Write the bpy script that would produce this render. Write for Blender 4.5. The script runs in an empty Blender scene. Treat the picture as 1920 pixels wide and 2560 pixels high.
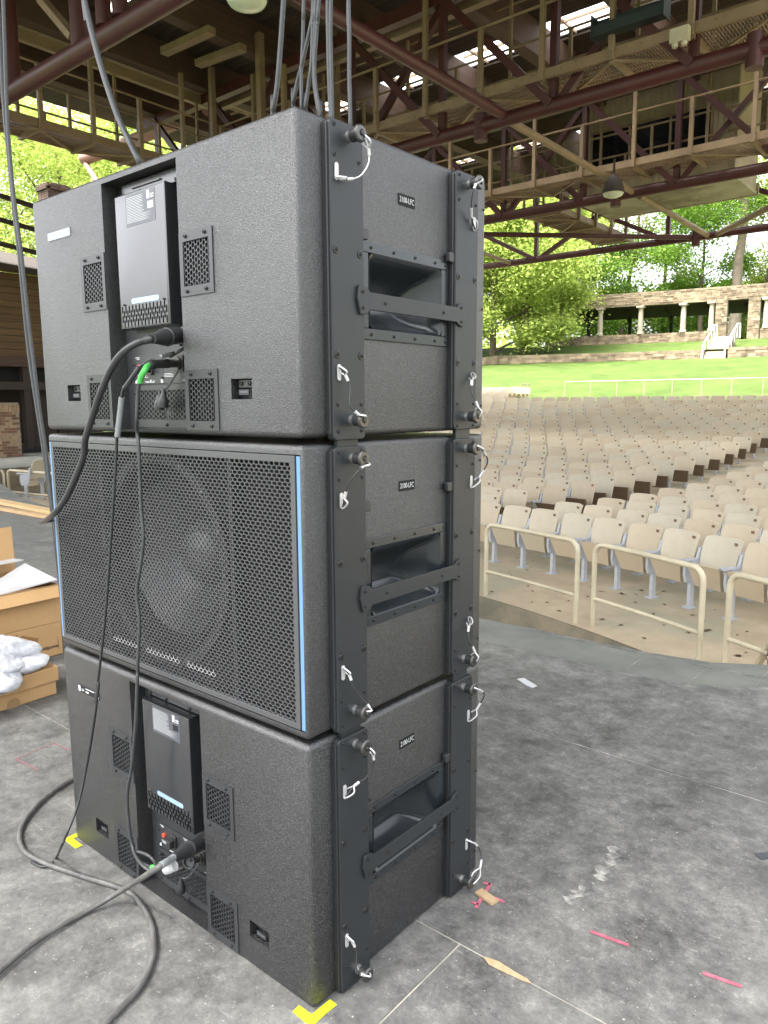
import bpy, bmesh, math, random
import numpy as np
from mathutils import Vector, Matrix
random.seed(7); rng = np.random.default_rng(7)
SC = bpy.context.scene
COL = SC.collection
# ---------------------------------------------------------------- camera
YAW, PITCH, ROLL, FPX = -0.6953, -0.1454, -0.0052, 1860.5
CAM = np.array([1.0453, -1.0064, 1.3068])
_fw = np.array([math.sin(YAW)*math.cos(PITCH), math.cos(YAW)*math.cos(PITCH), math.sin(PITCH)])
_r = np.array([math.cos(YAW), -math.sin(YAW), 0.0]); _u = np.cross(_r, _fw)
_rt = _r*math.cos(ROLL)+_u*math.sin(ROLL); _up = -_r*math.sin(ROLL)+_u*math.cos(ROLL)
cd = bpy.data.cameras.new('camera'); cam = bpy.data.objects.new('camera', cd); COL.objects.link(cam)
cam.matrix_world = Matrix(((_rt[0], _up[0], -_fw[0], CAM[0]), (_rt[1], _up[1], -_fw[1], CAM[1]), (_rt[2], _up[2], -_fw[2], CAM[2]), (0, 0, 0, 1)))
cd.sensor_fit = 'VERTICAL'; cd.sensor_height = 36.0; cd.lens = 36.0*FPX/2560.0
cd.clip_start = 0.05; cd.clip_end = 2000
SC.camera = cam
# ---------------------------------------------------------------- sky, sun, exposure
SUN_ELEV, SUN_AZ = math.radians(68), math.radians(205)     # azimuth from +Y towards +X: the sun's side
w = bpy.data.worlds.new('World'); SC.world = w; w.use_nodes = True
nt = w.node_tree; nt.nodes.clear()
sky = nt.nodes.new('ShaderNodeTexSky'); sky.sky_type = 'NISHITA'; sky.sun_disc = False
sky.sun_elevation = SUN_ELEV; sky.sun_rotation = SUN_AZ
sky.dust_density = 6.0; sky.air_density = 1.0; sky.ozone_density = 1.0
hs = nt.nodes.new('ShaderNodeHueSaturation'); hs.inputs['Saturation'].default_value = 0.25
bg = nt.nodes.new('ShaderNodeBackground'); bg.inputs['Strength'].default_value = 0.15
wo = nt.nodes.new('ShaderNodeOutputWorld')
nt.links.new(sky.outputs[0], hs.inputs['Color']); nt.links.new(hs.outputs[0], bg.inputs[0]); nt.links.new(bg.outputs[0], wo.inputs[0])
sl = bpy.data.lights.new('sun', 'SUN'); sl.energy = 1.5; sl.angle = math.radians(30); sl.color = (1.0, 0.96, 0.9)
so = bpy.data.objects.new('sun', sl); COL.objects.link(so)
_d = Vector((math.sin(SUN_AZ)*math.cos(SUN_ELEV), math.cos(SUN_AZ)*math.cos(SUN_ELEV), math.sin(SUN_ELEV)))
so.rotation_euler = (-_d).to_track_quat('-Z', 'Y').to_euler(); so.location = (0, -10, 20)
vs = SC.view_settings; vs.view_transform = 'Standard'; vs.look = 'None'; vs.exposure = 2.8; vs.gamma = 1.0; vs.use_curve_mapping = False
SC.render.engine = 'CYCLES'
SC.cycles.max_bounces = 8; SC.cycles.diffuse_bounces = 4; SC.cycles.transparent_max_bounces = 8

# ---------------------------------------------------------------- helpers
def ray(px, py): return _fw + _rt*(px-960)/FPX - _up*(py-1280)/FPX
def onz(px, py, z): r = ray(px, py); return CAM + r*((z-CAM[2])/r[2])
def onx(px, py, x): r = ray(px, py); return CAM + r*((x-CAM[0])/r[0])
def ony(px, py, y): r = ray(px, py); return CAM + r*((y-CAM[1])/r[1])
def proj(p):
    d = np.array(p, float)-CAM; z = d@_fw
    return 960+FPX*(d@_rt)/z, 1280-FPX*(d@_up)/z, z
CX, CY = -6.5, -5.5                          # centre of the seating arcs
def pol(R, deg, z=0.0): a = math.radians(deg); return Vector((CX+R*math.sin(a), CY+R*math.cos(a), z))

class MB:
    def __init__(s): s.v = []; s.f = []; s.m = None
    def add(s, vs_, fs):
        o = len(s.v)
        if s.m is not None: vs_ = [s.m @ Vector(p) for p in vs_]
        s.v += [tuple(p) for p in vs_]; s.f += [tuple(i+o for i in q) for q in fs]; return s
    def hexa(s, p): return s.add(p, [(0,3,2,1),(4,5,6,7),(0,1,5,4),(1,2,6,5),(2,3,7,6),(3,0,4,7)])
    def box(s, x0, x1, y0, y1, z0, z1):
        return s.hexa([(x0,y0,z0),(x1,y0,z0),(x1,y1,z0),(x0,y1,z0),(x0,y0,z1),(x1,y0,z1),(x1,y1,z1),(x0,y1,z1)])
    def bar(s, a, b, w, h, up=(0,0,1)):
        a = Vector(a); b = Vector(b); t = (b-a).normalized(); up = Vector(up)
        sx = t.cross(up)
        if sx.length < 1e-4: sx = t.cross(Vector((1,0,0)))
        sx.normalize(); sz = sx.cross(t).normalized(); sx *= w/2; sz *= h/2
        return s.hexa([a-sx-sz, a+sx-sz, b+sx-sz, b-sx-sz, a-sx+sz, a+sx+sz, b+sx+sz, b-sx+sz])
    def tube(s, pts, r, n=8, cap=True):
        P = [Vector(p) for p in pts]; k = len(P); rs = r if isinstance(r, (list, tuple)) else [r]*k
        T = []
        for i in range(k):
            t = (P[min(i+1, k-1)]-P[max(i-1, 0)])
            T.append(t.normalized())
        u = T[0].orthogonal().normalized(); vs_ = []; fs = []
        for i in range(k):
            u = (u - T[i]*u.dot(T[i])); u.normalize(); q = T[i].cross(u)
            for j in range(n):
                a = 2*math.pi*j/n; vs_.append(P[i]+(u*math.cos(a)+q*math.sin(a))*rs[i])
        for i in range(k-1):
            for j in range(n):
                fs.append((i*n+j, i*n+(j+1)%n, (i+1)*n+(j+1)%n, (i+1)*n+j))
        if cap: fs.append(tuple(reversed(range(n)))); fs.append(tuple(range((k-1)*n, k*n)))
        return s.add(vs_, fs)
    def lathe(s, prof, o=(0,0,0), ax=(0,0,1), n=20, cap0=True, cap1=True):
        ax = Vector(ax).normalized(); u = ax.orthogonal().normalized(); q = ax.cross(u); o = Vector(o); vs_ = []; fs = []
        for r, h in prof:
            for j in range(n):
                a = 2*math.pi*j/n; vs_.append(o+ax*h+(u*math.cos(a)+q*math.sin(a))*max(r, 1e-5))
        k = len(prof)
        for i in range(k-1):
            for j in range(n): fs.append((i*n+j, i*n+(j+1)%n, (i+1)*n+(j+1)%n, (i+1)*n+j))
        if cap0: fs.append(tuple(reversed(range(n))))
        if cap1: fs.append(tuple(range((k-1)*n, k*n)))
        return s.add(vs_, fs)
    def prism(s, poly, fn, h0, h1):            # poly (a,b) -> fn(a,b,h)
        n = len(poly)
        vs_ = [fn(a, b, h0) for a, b in poly]+[fn(a, b, h1) for a, b in poly]
        fs = [tuple(reversed(range(n))), tuple(range(n, 2*n))]+[(i, (i+1)%n, n+(i+1)%n, n+i) for i in range(n)]
        return s.add(vs_, fs)
    def mesh(s, name, smooth=None):
        me = bpy.data.meshes.new(name); me.from_pydata(s.v, [], s.f); me.update()
        bm = bmesh.new(); bm.from_mesh(me); bmesh.ops.recalc_face_normals(bm, faces=bm.faces); bm.to_mesh(me); bm.free()
        if smooth is not None:
            me.polygons.foreach_set('use_smooth', [True]*len(me.polygons)); me.set_sharp_from_angle(angle=math.radians(smooth))
        return me
    def build(s, name, m, parent=None, smooth=None, bevel=0, seg=2):
        o = bpy.data.objects.new(name, s.mesh(name, smooth)); COL.objects.link(o); o.data.materials.append(m)
        if parent is not None: o.parent = parent
        if bevel:
            b = o.modifiers.new('bevel', 'BEVEL'); b.width = bevel; b.segments = seg; b.limit_method = 'ANGLE'; b.angle_limit = math.radians(40)
        return o
def inst(name, me, parent=None, loc=None, rotz=None, mat=None):
    o = bpy.data.objects.new(name, me); COL.objects.link(o)
    if parent is not None: o.parent = parent
    if loc is not None: o.location = loc
    if rotz is not None: o.rotation_euler = (0, 0, rotz)
    return o
def fast_quads(name, V, m, parent=None, kind=None):
    """V: (N,4,3) array of loose quads"""
    n = len(V); me = bpy.data.meshes.new(name)
    me.vertices.add(n*4); me.vertices.foreach_set('co', V.reshape(-1).astype(np.float32))
    me.loops.add(n*4); me.loops.foreach_set('vertex_index', np.arange(n*4, dtype=np.int32))
    me.polygons.add(n); me.polygons.foreach_set('loop_start', np.arange(0, n*4, 4, dtype=np.int32))
    me.update(calc_edges=True); me.validate()
    o = bpy.data.objects.new(name, me); COL.objects.link(o); me.materials.append(m)
    if parent is not None: o.parent = parent
    if kind: o['kind'] = kind
    return o
def empty(name, loc=(0,0,0), rotz=0.0):
    o = bpy.data.objects.new(name, None); COL.objects.link(o); o.location = loc; o.rotation_euler = (0,0,rotz); o.empty_display_size = 0.1; return o
def tag(o, label=None, cat=None, group=None, kind=None):
    if label: o['label'] = label
    if cat: o['category'] = cat
    if group: o['group'] = group
    if kind: o['kind'] = kind
    return o
def thing(name, label, cat, loc=(0,0,0), rotz=0.0, group=None): return tag(empty(name, loc, rotz), label, cat, group)
def spline(pts, n=8):
    P = [Vector(p) for p in pts]; P = [P[0]*2-P[1]]+P+[P[-1]*2-P[-2]]; out = []
    for i in range(1, len(P)-2):
        a, b, c, d = P[i-1:i+3]
        for k in range(n):
            t = k/n; out.append(0.5*((2*b)+(c-a)*t+(2*a-5*b+4*c-d)*t*t+(3*b-a-3*c+d)*t**3))
    out.append(P[-2]); return out
def text_mesh(txt, size, ext=0.0004, bold=0.0):
    c = bpy.data.curves.new('lettering', 'FONT'); c.body = txt; c.size = size; c.extrude = ext; c.align_x = 'CENTER'; c.align_y = 'CENTER'; c.offset = bold
    o = bpy.data.objects.new('lettering', c); COL.objects.link(o)
    dg = bpy.context.evaluated_depsgraph_get(); me = bpy.data.meshes.new_from_object(o.evaluated_get(dg))
    bpy.data.objects.remove(o); return me
def lettering(txt, size, m, parent, mat4, ext=0.0004, bold=0.0, sx=1.0):
    me = text_mesh(txt, size, ext, bold); me.materials.clear(); me.materials.append(m)
    me.transform(mat4 @ Matrix.Diagonal((sx, 1, 1, 1))); return inst('lettering', me, parent)

# ---------------------------------------------------------------- materials
def ramp(nt, fac, stops):
    r = nt.nodes.new('ShaderNodeValToRGB'); el = r.color_ramp.elements
    while len(el) < len(stops): el.new(0.5)
    for e, (p, c) in zip(el, stops): e.position = p; e.color = (*c, 1) if len(c) == 3 else c
    nt.links.new(fac, r.inputs[0]); return r.outputs[0]
def nmat(name):
    m = bpy.data.materials.new(name); m.use_nodes = True; nt = m.node_tree
    b = nt.nodes['Principled BSDF']; return m, nt, b
def coords(nt, kind='Object', scale=(1,1,1)):
    t = nt.nodes.new('ShaderNodeTexCoord') if kind != 'World' else nt.nodes.new('ShaderNodeNewGeometry')
    o = t.outputs[kind] if kind != 'World' else t.outputs['Position']
    mp = nt.nodes.new('ShaderNodeMapping'); mp.inputs['Scale'].default_value = scale
    nt.links.new(o, mp.inputs[0]); return mp.outputs[0]
def noise(nt, vec, scale, detail=4, rough=0.55, dist=0.0):
    n = nt.nodes.new('ShaderNodeTexNoise'); n.inputs['Scale'].default_value = scale; n.inputs['Detail'].default_value = detail
    n.inputs['Roughness'].default_value = rough; n.inputs['Distortion'].default_value = dist
    nt.links.new(vec, n.inputs['Vector']); return n.outputs['Fac']
def mix(nt, fac, a, b, mode='MIX'):
    n = nt.nodes.new('ShaderNodeMix'); n.data_type = 'RGBA'; n.blend_type = mode
    for s_, v_ in ((0, fac), (6, a), (7, b)):
        if hasattr(v_, 'links'): nt.links.new(v_, n.inputs[s_])
        elif s_ == 0: n.inputs[0].default_value = v_
        else: n.inputs[s_].default_value = (*v_, 1)
    return n.outputs[2]
def math_n(nt, op, a, b=0.0, clamp=False):
    n = nt.nodes.new('ShaderNodeMath'); n.operation = op; n.use_clamp = clamp
    for i, v_ in ((0, a), (1, b)):
        if hasattr(v_, 'links'): nt.links.new(v_, n.inputs[i])
        else: n.inputs[i].default_value = v_
    return n.outputs[0]
def bump(nt, b, h, strength=0.3, dist=0.01):
    n = nt.nodes.new('ShaderNodeBump'); n.inputs['Strength'].default_value = strength; n.inputs['Distance'].default_value = dist
    nt.links.new(h, n.inputs['Height']); nt.links.new(n.outputs[0], b.inputs['Normal']); return n
def M(name, col, rough=0.5, metal=0.0, var=0.0, vscale=8.0, bscale=0, bstr=0.2, bdist=0.003, coord='Object', col2=None, spec=0.5, island=0.0):
    m, nt, b = nmat(name); b.inputs['Base Color'].default_value = (*col, 1); b.inputs['Roughness'].default_value = rough
    b.inputs['Metallic'].default_value = metal; b.inputs['Specular IOR Level'].default_value = spec
    v = coords(nt, coord)
    out = None
    if var or col2:
        c2 = col2 or tuple(c*(1-var) for c in col); c1 = tuple(min(1, c*(1+var*0.5)) for c in col) if not col2 else col
        out = ramp(nt, noise(nt, v, vscale, 5, 0.6), [(0.3, c2), (0.7, c1)])
        r2 = math_n(nt, 'MULTIPLY_ADD', noise(nt, v, vscale*2.3, 3), 0.25); 
        rr = nt.nodes[-1] if False else None
    if island:
        g = nt.nodes.new('ShaderNodeNewGeometry')
        f = math_n(nt, 'MULTIPLY_ADD', g.outputs['Random Per Island'], island*2)
        f.node.inputs[2].default_value = 1-island
        cc = nt.nodes.new('ShaderNodeCombineColor'); [nt.links.new(f, cc.inputs[i]) for i in range(3)]
        out = mix(nt, 1.0, out if out is not None else col, cc.outputs[0], 'MULTIPLY')
    if out is not None: nt.links.new(out, b.inputs['Base Color'])
    if bscale: bump(nt, b, noise(nt, v, bscale, 3), bstr, bdist)
    return m
def floor_material():
    m, nt, b = nmat('painted_stage_floor')
    v = coords(nt, 'World')
    def dirmap(rot_, sc): 
        mp = nt.nodes.new('ShaderNodeMapping'); mp.inputs['Rotation'].default_value = (0, 0, rot_); mp.inputs['Scale'].default_value = (sc[0], sc[1], 1); nt.links.new(v, mp.inputs[0]); return mp.outputs[0]
    big = noise(nt, v, 1.1, 4, 0.55); grit = noise(nt, v, 16, 15, 0.86); med = noise(nt, v, 5, 15, 0.8, 0.1); fine = noise(nt, v, 130, 6, 0.8)
    base = ramp(nt, med, [(0.36, (0.066, 0.066, 0.066)), (0.45, (0.115, 0.115, 0.113)), (0.53, (0.15, 0.15, 0.146)), (0.6, (0.19, 0.189, 0.182)), (0.68, (0.25, 0.248, 0.234))])
    base = mix(nt, 1.0, base, ramp(nt, grit, [(0.36, (0.6, 0.6, 0.59)), (0.46, (0.93, 0.93, 0.91)), (0.54, (1.13, 1.12, 1.09)), (0.64, (1.65, 1.63, 1.53))]), 'MULTIPLY')
    base = mix(nt, 1.0, base, ramp(nt, big, [(0.35, (0.66, 0.66, 0.655)), (0.65, (0.9, 0.89, 0.865))]), 'MULTIPLY')
    base = mix(nt, ramp(nt, noise(nt, v, 34, 10, 0.8), [(0.58, (0, 0, 0)), (0.66, (0.5,)*3)]), base, (0.3, 0.295, 0.27))
    for r_, sc, n_, lo, hi, amt, col in ((0.45, (1.5, 30), 3, 0.6, 0.66, 0.6, (0.3, 0.3, 0.28)), (-0.6, (2, 40), 3, 0.61, 0.67, 0.55, (0.28, 0.28, 0.26)), (1.2, (2, 36), 3, 0.62, 0.68, 0.5, (0.3, 0.29, 0.27)), (0.15, (1.6, 22), 3, 0.62, 0.7, 0.75, (0.012, 0.012, 0.013)), (-0.25, (2, 26), 4, 0.63, 0.7, 0.7, (0.014, 0.014, 0.015))):
        f = ramp(nt, noise(nt, dirmap(r_, sc), n_, 8, 0.75), [(lo, (0, 0, 0)), (hi, (1, 1, 1))]); g_ = ramp(nt, noise(nt, v, 1.7+abs(r_), 3, 0.6), [(0.45, (0, 0, 0)), (0.6, (1, 1, 1))])
        base = mix(nt, math_n(nt, 'MULTIPLY', math_n(nt, 'MULTIPLY', f, g_), amt), base, col)
    for sc, w_, col, am in ((26, 0.05, (0.42, 0.4, 0.34), 0.8), (70, 0.09, (0.4, 0.39, 0.35), 0.55), (48, 0.07, (0.012, 0.012, 0.012), 0.7)):
        vo = nt.nodes.new('ShaderNodeTexVoronoi'); vo.inputs['Scale'].default_value = sc; nt.links.new(v, vo.inputs['Vector'])
        spk = ramp(nt, vo.outputs['Distance'], [(w_*0.6, (1, 1, 1)), (w_*1.6, (0, 0, 0))]); sp_c = nt.nodes.new('ShaderNodeSeparateColor'); nt.links.new(vo.outputs['Color'], sp_c.inputs[0])
        base = mix(nt, math_n(nt, 'MULTIPLY', math_n(nt, 'MULTIPLY', spk, ramp(nt, sp_c.outputs[0], [(0.55, (0, 0, 0)), (0.6, (1, 1, 1))])), am), base, col)
    nt.links.new(base, b.inputs['Base Color'])
    nt.links.new(ramp(nt, med, [(0.3, (0.45,)*3), (0.7, (0.8,)*3)]), b.inputs['Roughness'])
    bump(nt, b, math_n(nt, 'ADD', fine, math_n(nt, 'MULTIPLY', grit, 2.0)), 0.3, 0.003)
    return m
def concrete(name, c1, c2, c3=None, sc=2.0):
    m, nt, b = nmat(name); v = coords(nt, 'World')
    o = ramp(nt, noise(nt, v, sc, 6, 0.65), [(0.3, c2), (0.65, c1)])
    if c3: o = mix(nt, ramp(nt, noise(nt, v, sc*0.35, 5, 0.6, 0.5), [(0.45, (0, 0, 0)), (0.62, (0.75,)*3)]), o, c3)
    sp = ramp(nt, noise(nt, v, sc*7, 6, 0.75), [(0.7, (0, 0, 0)), (0.8, (1, 1, 1))])
    o = mix(nt, math_n(nt, 'MULTIPLY', sp, 0.35), o, tuple(x*0.4 for x in c2))
    nt.links.new(o, b.inputs['Base Color']); b.inputs['Roughness'].default_value = 0.9
    bump(nt, b, noise(nt, v, sc*20, 4), 0.3, 0.004); return m
def wood(name, c1, c2, scale=(1, 1, 1), sc=4, rough=0.7, coord='Object', island=0.0):
    m, nt, b = nmat(name); v = coords(nt, coord, scale)
    o = ramp(nt, noise(nt, v, sc, 7, 0.65, 0.4), [(0.3, c2), (0.7, c1)])
    if island:
        g = nt.nodes.new('ShaderNodeNewGeometry'); oi = nt.nodes.new('ShaderNodeObjectInfo')
        rr = math_n(nt, 'FRACT', math_n(nt, 'ADD', g.outputs['Random Per Island'], oi.outputs['Random']))
        f = math_n(nt, 'MULTIPLY_ADD', rr, island*2); f.node.inputs[2].default_value = 1-island
        cc = nt.nodes.new('ShaderNodeCombineColor'); [nt.links.new(f, cc.inputs[i]) for i in range(3)]
        o = mix(nt, 1.0, o, cc.outputs[0], 'MULTIPLY')
    nt.links.new(o, b.inputs['Base Color']); b.inputs['Roughness'].default_value = rough
    bump(nt, b, noise(nt, v, sc*3, 5), 0.25, 0.004); return m
def painted(name, col, chip, amt=0.6, sc=6, rough=0.55):
    m, nt, b = nmat(name); v = coords(nt, 'World')
    o = ramp(nt, noise(nt, v, sc*0.4, 4), [(0.3, tuple(c*0.72 for c in col)), (0.7, col)])
    ch = ramp(nt, noise(nt, v, sc*3, 7, 0.75), [(amt, (0, 0, 0)), (amt+0.06, (1, 1, 1))])
    o = mix(nt, math_n(nt, 'MULTIPLY', ch, 0.75), o, chip)
    nt.links.new(o, b.inputs['Base Color']); b.inputs['Roughness'].default_value = rough
    bump(nt, b, noise(nt, v, sc*6, 3), 0.15, 0.003); return m
def seat_material(name, c1, c2, c3):
    m, nt, b = nmat(name); oi = nt.nodes.new('ShaderNodeObjectInfo'); g = nt.nodes.new('ShaderNodeNewGeometry')
    rr = math_n(nt, 'FRACT', math_n(nt, 'ADD', math_n(nt, 'MULTIPLY', oi.outputs['Random'], 7.3), g.outputs['Random Per Island']))
    o = ramp(nt, rr, [(0.0, c1), (0.5, c2), (1.0, c3)])
    v = coords(nt, 'Object', (1, 1, 1))
    o = mix(nt, ramp(nt, noise(nt, v, 6, 5), [(0.45, (0, 0, 0)), (0.8, (0.25,)*3)]), o, tuple(c*0.75 for c in c1))
    nt.links.new(o, b.inputs['Base Color']); b.inputs['Roughness'].default_value = 0.6; return m
def leaf_material(name, c1, c2, trans=0.45):
    m = bpy.data.materials.new(name); m.use_nodes = True; nt = m.node_tree; nt.nodes.clear()
    g = nt.nodes.new('ShaderNodeNewGeometry')
    c = ramp(nt, g.outputs['Random Per Island'], [(0.0, c1), (1.0, c2)])
    vp = coords(nt, 'World'); cl = ramp(nt, noise(nt, vp, 0.55, 3, 0.6), [(0.36, (0.6, 0.66, 0.6)), (0.5, (0.95, 0.95, 0.95)), (0.66, (1.25, 1.2, 1.35))]); c = mix(nt, 1.0, c, cl, 'MULTIPLY')
    d = nt.nodes.new('ShaderNodeBsdfDiffuse'); t = nt.nodes.new('ShaderNodeBsdfTranslucent'); mx = nt.nodes.new('ShaderNodeMixShader'); o = nt.nodes.new('ShaderNodeOutputMaterial')
    nt.links.new(c, d.inputs[0]); nt.links.new(c, t.inputs[0]); mx.inputs[0].default_value = trans
    nt.links.new(d.outputs[0], mx.inputs[1]); nt.links.new(t.outputs[0], mx.inputs[2]); nt.links.new(mx.outputs[0], o.inputs[0]); return m
def lawn_material():
    m, nt, b = nmat('lawn_grass'); v = coords(nt, 'World')
    o = ramp(nt, noise(nt, v, 0.55, 8, 0.75), [(0.3, (0.03, 0.058, 0.01)), (0.5, (0.064, 0.1, 0.02)), (0.75, (0.105, 0.135, 0.038))])
    o = mix(nt, ramp(nt, noise(nt, v, 14, 5, 0.7), [(0.45, (0, 0, 0)), (0.7, (0.6,)*3)]), o, (0.055, 0.09, 0.01))
    fl = ramp(nt, noise(nt, v, 9, 3, 0.9), [(0.72, (0, 0, 0)), (0.76, (1, 1, 1))])
    o = mix(nt, math_n(nt, 'MULTIPLY', fl, 0.4), o, (0.25, 0.27, 0.14))
    nt.links.new(o, b.inputs['Base Color']); b.inputs['Roughness'].default_value = 0.9; b.inputs['Specular IOR Level'].default_value = 0.2
    bump(nt, b, noise(nt, v, 12, 6, 0.8), 0.6, 0.08); return m

MAT = {}
MAT['floor'] = floor_material()
MAT['seam'] = M('worn_seam_filler', (0.34, 0.32, 0.27), 0.9, var=0.6, vscale=6, coord='World')
MAT['gap'] = M('dark_gap', (0.012, 0.012, 0.012), 0.9)
MAT['edgeband'] = concrete('stage_edge_paint', (0.135, 0.14, 0.12), (0.085, 0.09, 0.078), None, 3.0)
MAT['seatfloor'] = concrete('seating_concrete', (0.4, 0.325, 0.22), (0.31, 0.245, 0.165), (0.25, 0.25, 0.175), 2.2)
MAT['curb'] = concrete('pit_wall_concrete', (0.25, 0.21, 0.14), (0.17, 0.15, 0.105), (0.1, 0.1, 0.075), 4)
MAT['block'] = concrete('concrete_block', (0.22, 0.18, 0.12), (0.17, 0.14, 0.09), None, 5)
MAT['mortar'] = M('mortar', (0.25, 0.215, 0.16), 0.9)
MAT['cream'] = painted('cream_rail_paint', (0.52, 0.46, 0.32), (0.25, 0.16, 0.08), 0.7, 8, 0.45)
MAT['tan'] = painted('tan_steel_paint', (0.25, 0.172, 0.1), (0.07, 0.042, 0.027), 0.58, 5, 0.6)
MAT['tanwood'] = painted('tan_board_paint', (0.24, 0.175, 0.1), (0.06, 0.04, 0.025), 0.55, 4, 0.7)
MAT['maroon'] = painted('maroon_steel_paint', (0.066, 0.014, 0.0125), (0.1, 0.05, 0.035), 0.66, 5, 0.5)
MAT['deckwood'] = wood('roof_deck_boards', (0.05, 0.033, 0.02), (0.028, 0.018, 0.011), (0.25, 3, 3), 3, 0.85, 'Object', 0.35)
MAT['glulam'] = wood('laminated_beam', (0.085, 0.046, 0.029), (0.045, 0.025, 0.017), (6, 0.4, 12), 2, 0.75, 'World')
MAT['seat'] = seat_material('beige_seat_plastic', (0.39, 0.322, 0.226), (0.45, 0.382, 0.275), (0.41, 0.375, 0.285))
MAT['seatpan'] = seat_material('beige_seat_pan', (0.4, 0.325, 0.222), (0.44, 0.36, 0.25), (0.405, 0.35, 0.25))
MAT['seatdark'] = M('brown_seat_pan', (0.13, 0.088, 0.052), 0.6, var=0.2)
MAT['seatmetal'] = M('pale_blue_grey_casting', (0.36, 0.375, 0.39), 0.5, var=0.15)
MAT['lawn'] = lawn_material()
MAT['stone'] = concrete('sandstone', (0.28, 0.22, 0.15), (0.16, 0.125, 0.085), (0.18, 0.16, 0.125), 3)
MAT['stonel'] = M('sandstone_light', (0.46, 0.37, 0.25), 0.9, var=0.35, vscale=3, coord='World')
MAT['stoned'] = M('sandstone_dark', (0.24, 0.17, 0.11), 0.9, var=0.35, vscale=3, coord='World')
MAT['column'] = M('pale_column_stone', (0.36, 0.31, 0.24), 0.85, var=0.2, vscale=2, coord='World')
MAT['brownpaint'] = M('dark_brown_paint', (0.03, 0.018, 0.012), 0.7)
MAT['white'] = M('white_paint', (0.6, 0.6, 0.57), 0.5)
MAT['brick'] = M('red_brown_brick', (0.19, 0.1, 0.06), 0.9, var=0.5, vscale=5, coord='World', island=0.3)
MAT['brickl'] = M('buff_brick', (0.33, 0.23, 0.14), 0.9, var=0.4, vscale=5, coord='World', island=0.3)
MAT['wingwood'] = wood('stained_board_wall', (0.16, 0.09, 0.035), (0.07, 0.04, 0.017), (1, 0.4, 14), 2, 0.75, 'World')
MAT['bark'] = M('bark', (0.13, 0.1, 0.07), 0.95, var=0.4, vscale=4, bscale=20, bstr=0.5, bdist=0.02, coord='World')
MAT['leafA'] = leaf_material('spring_leaves_yellow_green', (0.3, 0.39, 0.075), (0.52, 0.6, 0.18))
MAT['leafB'] = leaf_material('fresh_green_leaves', (0.14, 0.27, 0.04), (0.28, 0.44, 0.08))
MAT['leafC'] = leaf_material('pale_olive_leaves', (0.22, 0.27, 0.07), (0.4, 0.43, 0.15))
MAT['skylight'] = M('frosted_skylight', (0.8, 0.8, 0.78), 0.4)
MAT['siding'] = painted('booth_siding_paint', (0.34, 0.28, 0.17), (0.2, 0.16, 0.1), 0.72, 4, 0.7)
MAT['glassdark'] = M('dark_window_glass', (0.008, 0.01, 0.012), 0.08)
MAT['black'] = M('matte_black', (0.02, 0.02, 0.021), 0.6)
MAT['greenblack'] = M('dark_green_black_steel', (0.02, 0.03, 0.028), 0.45)

# ================================================================ stage floor
EDGE = [(-17, 5.6), (-13, 4.75), (-9.5, 3.72), (-5, 2.98), (-2.5, 2.78), (-1.3, 2.75), (-0.3, 2.77), (0.0, 2.82), (0.25, 2.97), (0.7, 3.3), (1.5, 4.0), (3.0, 5.3), (5.0, 7.0)]
def edge_y(x):
    for (a, b), (c, d) in zip(EDGE[:-1], EDGE[1:]):
        if a <= x <= c: return b+(d-b)*(x-a)/(c-a)
    return EDGE[-1][1]
BASE_Y = 2.38
st = MB()
n = len(EDGE)
top = [(x, y, -0.0022) for x, y in EDGE]+[(5, -9, -0.0022), (-17, -9, -0.0022)]
bot = [(x, y, -2.6) for x, y, z in top]
k = len(top); st.add(top+bot, [tuple(range(k))]+[(i, (i+1) % k, k+(i+1) % k, k+i) for i in range(k)])
stage = tag(st.build('stage', MAT['seam']), kind='structure')
SP = 1.18; SL = 2.36
def inner_y(x): return edge_y(x)-0.36
rowi = 0; GAPW = 0.0028
for j in range(-8, 4):
    y0 = 0.372+SP*j; y1 = y0+SP; off = 1.05 if j == 1 else (0.13 if j % 2 else 0.13+SL/2)
    for i in range(-7, 3):
        x0 = off+SL*i; x1 = x0+SL
        if x0 > 5 or x1 < -16.5: continue
        xs = [x0+GAPW]+[x for x, _ in EDGE if x0+0.02 < x < x1-0.02]+[x1-GAPW]
        tops = [min(y1-GAPW, inner_y(x)-GAPW) for x in xs]
        if max(tops) <= y0+0.05: continue
        tops = [max(t, y0+0.04) for t in tops]
        poly = [(xs[0], y0+GAPW), (xs[-1], y0+GAPW)]+[(x, t) for x, t in zip(reversed(xs), reversed(tops))]
        mb = MB(); dz = random.uniform(-0.001, 0.001)
        mb.prism(poly, lambda a, b_, h: (a, b_, h), -0.018, dz*0.6-0.0005)
        mb.build('floor_sheet', MAT['floor'], stage)
for (a, b), (c, d) in zip(EDGE[:-1], EDGE[1:]):
    mb = MB(); g = 0.0015
    mb.prism([(a+g, inner_y(a)), (c-g, inner_y(c)), (c-g, d+0.012), (a+g, b+0.012)], lambda p, q, h: (p, q, h), -0.045, -0.001)
    mb.build('edge_board', MAT['edgeband'], stage)

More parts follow.
